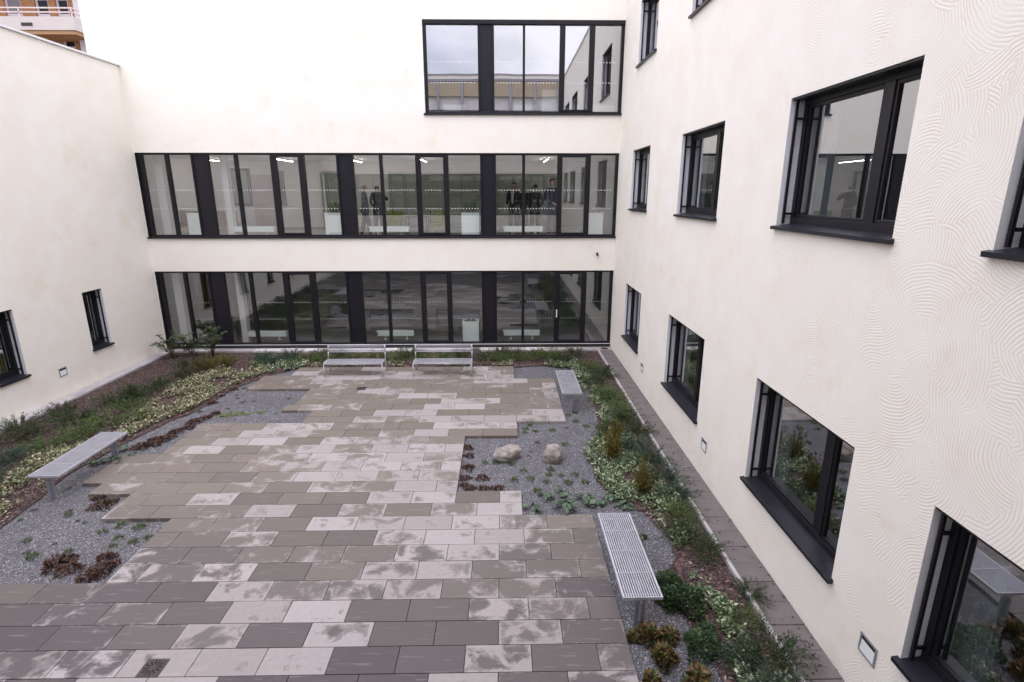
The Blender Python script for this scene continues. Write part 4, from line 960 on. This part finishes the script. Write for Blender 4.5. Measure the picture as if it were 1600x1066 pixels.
# curtains in the punched windows
def curtain(label, x, y0, y1, z0, z1):
    k = MB(); n = 24; p = []
    for i in range(n + 1): p.append((x + .03 * math.sin(i * 1.9), y0 + (y1 - y0) * i / n))
    for a, b in zip(p[:-1], p[1:]): k.face([(*a, z0), (*b, z0), (*b, z1), (*a, z1)], smooth=True)
    tag(k.build('curtain', M['curtain']), label, 'curtain')
lvn = ['ground floor', 'first floor', 'second floor']; coln = ['farthest', 'second farthest', 'third', 'nearest']
for i, (a, b, _) in enumerate(COLS):
    for j, (z0, z1) in enumerate(LV):
        curtain('white curtain drawn aside in the %s %s window of the right wall' % (coln[i], lvn[j]), XR + .42, b - .42, b + .12, z0 - .2, z1 + .1)
curtain('pale curtain in the farther narrow window of the left wall', XL - .42, 15.1, 15.3, .5, 2.7); curtain('pale curtain in the nearer narrow window of the left wall', XL - .42, 12.15, 12.4, .5, 2.7)

# ------------------------------------------------------------------ people
def cloth(name, col, r=.85): return grain(name, col, r, .18, 14)
M['skin'] = grain('skin', (.50, .30, .23), .6, .08, 20); M['hair_g'] = cloth('grey hair', (.42, .40, .38)); M['hair_d'] = cloth('dark hair', (.03, .025, .022)); M['shoe'] = cloth('dark shoes', (.015, .014, .014), .5)
def skin_obj(name, verts, edges, radii, m, parent, root=0, sub=2):
    me = bpy.data.meshes.new(name); me.from_pydata(verts, edges, []); me.materials.append(m)
    o = bpy.data.objects.new(name, me); C.objects.link(o); o.parent = parent
    sk = o.modifiers.new('skin', 'SKIN'); sk.use_smooth_shade = True
    if not me.skin_vertices: me.skin_vertices.new(name='s') if hasattr(me.skin_vertices, 'new') else None
    d = me.skin_vertices[0].data
    for i, r in enumerate(radii): d[i].radius = r if isinstance(r, tuple) else (r, r)
    d[root].use_root = True
    ss = o.modifiers.new('sub', 'SUBSURF'); ss.levels = sub; ss.render_levels = sub
    return o
def person(label, x, y, z, rz, H=1.76, jacket=(.03, .03, .035), trousers=(.02, .02, .025), shirt=None, hair='hair_d', bald=False, arms='down', stride=.0, coat=False):
    s = H / 1.76; t = empty('person', (x, y, z), label, 'person', rz=rz); t.scale = (s, s, s)
    # local frame: facing -Y
    V = []; E = []; R = []
    def add(p, r, par=None):
        V.append(p); R.append(r); i = len(V) - 1
        if par is not None: E.append((par, i))
        return i
    pel = add((0, 0, .95), (.145, .10)); wa = add((0, -.01, 1.12), (.125, .09), pel); ch = add((0, .0, 1.32), (.16, .105), wa); ub = add((0, .01, 1.44), (.10, .08), ch); nk = add((0, .0, 1.52), .055, ub)
    hb = add((0, -.01, 1.585), (.062, .07), nk); hm = add((0, -.012, 1.655), (.076, .094), hb); ht = add((0, -.005, 1.725), (.055, .066), hm)
    add((0, -.115, 1.63), .014, hm)                         # nose
    for e in (-1, 1): add((e * .083, .0, 1.635), .016, hm)       # ears
    jac_v = [(0, 0, .86 if not coat else .62), (0, 0, .98), (0, -.01, 1.14), (0, 0, 1.32), (0, .01, 1.45), (0, .005, 1.5)]; jac_r = [(.175, .13), (.17, .13), (.155, .12), (.185, .13), (.12, .09), (.068, .068)]; jac_e = [(0, 1), (1, 2), (2, 3), (3, 4), (4, 5)]
    tr_v = [(0, 0, .98)]; tr_r = [(.15, .115)]; tr_e = []
    for e in (-1, 1):
        sh = (e * .175, .0, 1.43)
        if arms == 'down': el, wr = (e * .235, .03, 1.14), (e * .25, -.05, .90)
        elif arms == 'front': el, wr = (e * .235, .05, 1.16), (e * .06, -.22, 1.02)
        elif arms == 'raise' and e < 0: el, wr = (e * .33, -.08, 1.22), (e * .16, -.22, 1.40)
        else: el, wr = (e * .24, .05, 1.15), (e * .20, -.16, 1.0)
        S = add(sh, .055, ch); L_ = add(el, .042, S); W_ = add(wr, .028, L_)
        dv = Vector(wr) - Vector(el); dv.normalize(); hc = Vector(wr) + dv * .06; Hn = add(tuple(hc), (.036, .02), W_)
        side = dv.cross(Vector((0, 1, .2))).normalized()
        for fi in range(4):
            o1 = hc + side * (fi - 1.5) * .019 + dv * .045; o2 = o1 + (dv * .7 + Vector((0, -.5, 0))).normalized() * (.03 + .006 * (fi in (1, 2))); a1 = add(tuple(o1), .0085, Hn); add(tuple(o2), .0075, a1)
        th = hc - side * .04 * 1 + Vector((0, -.02, 0)); add(tuple(th + dv * .015), .009, Hn)
        b = len(jac_v); jac_v += [(e * .17, 0, 1.425), el, tuple(Vector(wr) - dv * .02)]; jac_r += [.078, .06, .045]; jac_e += [(3, b), (b, b + 1), (b + 1, b + 2)]
        st = stride * e
        hp = (e * .095, 0, .88); kn = (e * .105, -.02 + st * .5, .50); an = (e * .11, .02 + st, .09); to = (e * .125, -.12 + st, .035)
        a = add(hp, .085, pel); b2 = add(kn, .055, a); c = add(an, .04, b2); add(to, (.038, .025), c)
        b = len(tr_v); tr_v += [hp, kn, (an[0], an[1], .07)]; tr_r += [.105, .08, .068]; tr_e += [(0, b), (b, b + 1), (b + 1, b + 2)]
        skin_obj('shoe', [(an[0], an[1] + .03, .05), (an[0], an[1] - .04, .05), (to[0], to[1] - .03, .035)], [(0, 1), (1, 2)], [(.042, .045), (.044, .042), (.036, .028)], M['shoe'], t, 0, 1)
    skin_obj('body', V, E, R, M['skin'], t, 0, 2)
    skin_obj('jacket', jac_v, jac_e, jac_r, cloth('jacket cloth', jacket), t, 1, 2)
    skin_obj('trousers', tr_v, tr_e, tr_r, cloth('trouser cloth', trousers), t, 0, 2)
    if shirt:
        k = MB(); k.face([(-.055, -.155, 1.42), (-.03, -.158, 1.05), (.03, -.158, 1.05), (.055, -.155, 1.42)]); k.face([(-.055, -.155, 1.42), (.055, -.155, 1.42), (.04, -.09, 1.5), (-.04, -.09, 1.5)]); k.build('shirt', cloth('shirt cloth', shirt), t, world=False)
    bm = bmesh.new(); bmesh.ops.create_uvsphere(bm, u_segments=20, v_segments=14, radius=1)
    for v in list(bm.verts):
        if v.co.z < (-.35 if v.co.y > .1 else .28): bm.verts.remove(v)
    for v in bm.verts: v.co = Vector((v.co.x * .093, v.co.y * .112 + .006, v.co.z * .10 + 1.665 + (0 if not bald else -.045)))
    if bald:
        for v in list(bm.verts):
            if v.co.z > 1.67: bm.verts.remove(v)
    for f_ in bm.faces: f_.smooth = True
    me = bpy.data.meshes.new('hair'); bm.to_mesh(me); bm.free(); me.materials.append(M[hair]); addobj('hair', me, t)
    return t
z = FL[1]
person('man in grey jacket seen from the side by the second wide post, facing right', -4.62, 18.95, z, PI / 2 + .2, 1.75, (.07, .068, .08), (.03, .028, .035), hair='hair_g', bald=True, arms='bent', stride=.16)
person('man in dark navy jacket raising one hand, left of the mullion, back to the glass', -4.30, 19.5, z, PI, 1.74, (.018, .02, .035), (.03, .03, .045), bald=True, hair='hair_d', arms='raise')
person('dark haired man with white shirt front in open dark jacket, left in the group', .40, 19.8, z, -.3, 1.82, (.012, .012, .015), (.015, .015, .02), shirt=(.6, .6, .6), arms='bent')
person('man in black coat with his back to the glass right behind the mullion', .70, 19.3, z, PI - .2, 1.72, (.010, .010, .012), (.02, .02, .025), hair='hair_g', arms='down')
person('broad man in black jacket seen from behind, right of the mullion', 1.12, 19.3, z, PI + .1, 1.74, (.010, .010, .014), (.014, .014, .02), hair='hair_d', arms='bent')
person('tall man in dark blue suit with hands clasped before him, beside the opening pane', 1.68, 18.95, z, .35, 1.92, (.022, .026, .06), (.026, .028, .06), hair='hair_d', arms='front')

# ------------------------------------------------------------------ brick block beyond the left wing
bb = empty('apartment_building', (-26, 32, 0), 'orange brick apartment block with railed balconies beyond the left wing roof', 'building')
def brick():
    m, t, b = mat('orange brick', (.45, .22, .1), .9)
    pos = t.new('ShaderNodeNewGeometry').outputs['Position']; sp = t.new('ShaderNodeSeparateXYZ'); t.l.new(pos, sp.inputs[0]); cm = t.new('ShaderNodeCombineXYZ'); t.l.new(sp.outputs[0], cm.inputs[0]); t.l.new(sp.outputs[2], cm.inputs[1])
    br = t.new('ShaderNodeTexBrick'); t.l.new(cm.outputs[0], br.inputs['Vector']); br.inputs['Scale'].default_value = 4.2
    br.inputs['Color1'].default_value = (.42, .19, .075, 1); br.inputs['Color2'].default_value = (.52, .27, .12, 1); br.inputs['Mortar'].default_value = (.40, .30, .22, 1); br.inputs['Mortar Size'].default_value = .012
    t.l.new(br.outputs[0], b.inputs['Base Color']); return m
M['brick'] = brick(); M['bstucco'] = grain('balcony stucco', (.62, .56, .52), .9, .06, 2); M['bochre'] = grain('ochre soffit edge', (.45, .27, .14), .9, .1, 3); M['shutter'] = grain('grey roller shutter', (.26, .25, .28), .6, .1, 3); M['bwhite'] = grain('white joinery', (.75, .72, .75), .5, .05, 3)
M['railpaint'] = grain('pinkish white rail', (.72, .60, .58), .6, .06, 5)
k = MB(); wins = []
for f_ in range(0, 7):
    zf = 1.25 + 3.0 * f_ - .9
    for (a, b) in ((-25.55, -24.7), (-24.0, -23.3), (-22.95, -22.3), (-29.5, -28.3), (-27.7, -26.6), (-33, -31.8)): wins.append((a, b, zf + .1, zf + 2.45))
wall(k, 'y', 32, -1, -40, -21.35, -.1, 19.5, wins, .2, 0, 0); k.face([(-21.35, 32, -.1), (-21.35, 42, -.1), (-21.35, 42, 19.5), (-21.35, 32, 19.5)])
k.build('wall', [M['brick']], bb)
k = MB(); k.box((-40, 32.05, 19.3), (-21.35, 42, 19.5)); k.build('roof', M['roof'], bb)
for i, (a, b, z0, z1) in enumerate(wins):
    k = MB(); k.box((a, 32.1, z0), (a + .1, 32.16, z1)); k.box((b - .1, 32.1, z0), (b, 32.16, z1)); k.box((a + .1, 32.1, z1 - .1), (b - .1, 32.16, z1)); k.box((a + .1, 32.1, z0), (b - .1, 32.16, z0 + .1)); k.box((a + .1, 32.1, z0 + 1.5), (b - .1, 32.16, z0 + 1.62))
    wd_ = k.build('window', M['bwhite'], bb)
    k = MB(); k.box((a + .1, 32.13, z0 + .1), (b - .1, 32.15, z1 - .1)); k.build('pane', M['shutter'] if i % 6 in (0, 3) else M['panel'], wd_)
for f_ in range(0, 6):
    zf = 13.53 - 3.0 * (4 - f_) if True else 0
    k = MB(); k.box((-34, 30.6, zf - .78), (-21.2, 31.99, zf - .60)); k.build('balcony_slab', M['bochre'], bb)
    k = MB(); k.box((-34, 30.55, zf - .599), (-21.15, 30.68, zf)); k.box((-21.27, 30.68, zf - .599), (-21.15, 31.99, zf)); bal = k.build('balcony', M['bstucco'], bb)
    k = MB()
    for dz in (.17, .36): k.box((-34, 30.57, zf + dz), (-21.16, 30.63, zf + dz + .06)); k.box((-21.22, 30.63, zf + dz), (-21.16, 31.99, zf + dz + .06))
    for xx in np.arange(-34, -21, 2.55): k.box((xx, 30.57, zf), (xx + .05, 30.62, zf + .36))
    k.build('railing', M['railpaint'], bal)
    k = MB()
    for xx in (-23.75, -26.9, -30): k.box((xx, 30.53, zf - .42), (xx + .55, 30.549, zf - .28))
    k.build('drain_opening', M['black'], bal)
k = MB(); k.box((-21.85, 31.7, -.1), (-21.4, 31.99, 19)); k.build('corner_pier', M['bwhite'], bb)
k = MB(); k.tube((-21.1, 31.6, 0), (-21.1, 31.6, 19), .05); k.build('downpipe', M['railpaint'], bb)

# ------------------------------------------------------------------ sky, sun, camera
W = bpy.data.worlds.new('World'); SC.world = W; W.use_nodes = True; t = NT(W); t.n.clear()
sky = t.new('ShaderNodeTexSky', sky_type='NISHITA'); sky.sun_disc = False; sky.sun_elevation = math.radians(72); sky.sun_rotation = math.radians(200); sky.air_density = 1.0; sky.dust_density = 2.0
tc = t.new('ShaderNodeTexCoord').outputs['Generated']
mp = t.vmath('MULTIPLY', tc, (1, 1, 2.4)).outputs[0]
n = t.noise(mp, 1.7, 7, .55, dist=.3)
cov = t.maprange(n, .34, .54, .5, 1, True)
cl = t.ramp(t.noise(mp, 2.6, 6, .6), [(.3, (8.4, 8.6, 11.8)), (.6, (14.0, 13.6, 14.6))])
c = t.mix(cov, sky.outputs[0], cl)
sz = t.new('ShaderNodeSeparateXYZ'); t.l.new(tc, sz.inputs[0])
zen = t.maprange(sz.outputs[2], .25, .95, .76, 1.6, True)           # an overcast sky is brightest overhead
c = t.vmath('SCALE', c); t.l.new(zen, c.inputs['Scale']); c = c.outputs[0]
bg = t.new('ShaderNodeBackground'); t.l.new(c, bg.inputs[0]); bg.inputs[1].default_value = .1
t.l.new(bg.outputs[0], t.new('ShaderNodeOutputWorld').inputs[0])
sl = bpy.data.lights.new('sun', 'SUN'); sl.energy = .5; sl.angle = math.radians(45); sl.color = (1, .96, .9)
so = bpy.data.objects.new('sun', sl); C.objects.link(so)
el, az = math.radians(72), math.radians(200)       # from behind the camera, a little to the left
dirv = Vector((math.sin(az) * math.cos(el), math.cos(az) * math.cos(el), math.sin(el)))
so.rotation_euler = dirv.to_track_quat('Z', 'Y').to_euler()

cam = bpy.data.cameras.new('camera'); co = bpy.data.objects.new('camera', cam); C.objects.link(co); SC.camera = co
f_px, pitch = 853., math.atan(230 / 853.); yaw = math.atan(15 / 853. * math.cos(pitch))
cam.sensor_width = 36; cam.lens = f_px / 1600 * 36; cam.clip_end = 1500; cam.clip_start = .05
co.location = (0, 0, 5.08)
co.rotation_euler = (PI / 2 - pitch, 0, -yaw)
SC.view_settings.view_transform = 'Standard'; SC.view_settings.look = 'None'; SC.view_settings.gamma = 1; SC.view_settings.exposure = .80
try:
    SC.cycles.max_bounces = 10; SC.cycles.transparent_max_bounces = 16; SC.cycles.sample_clamp_indirect = 6
except Exception: pass
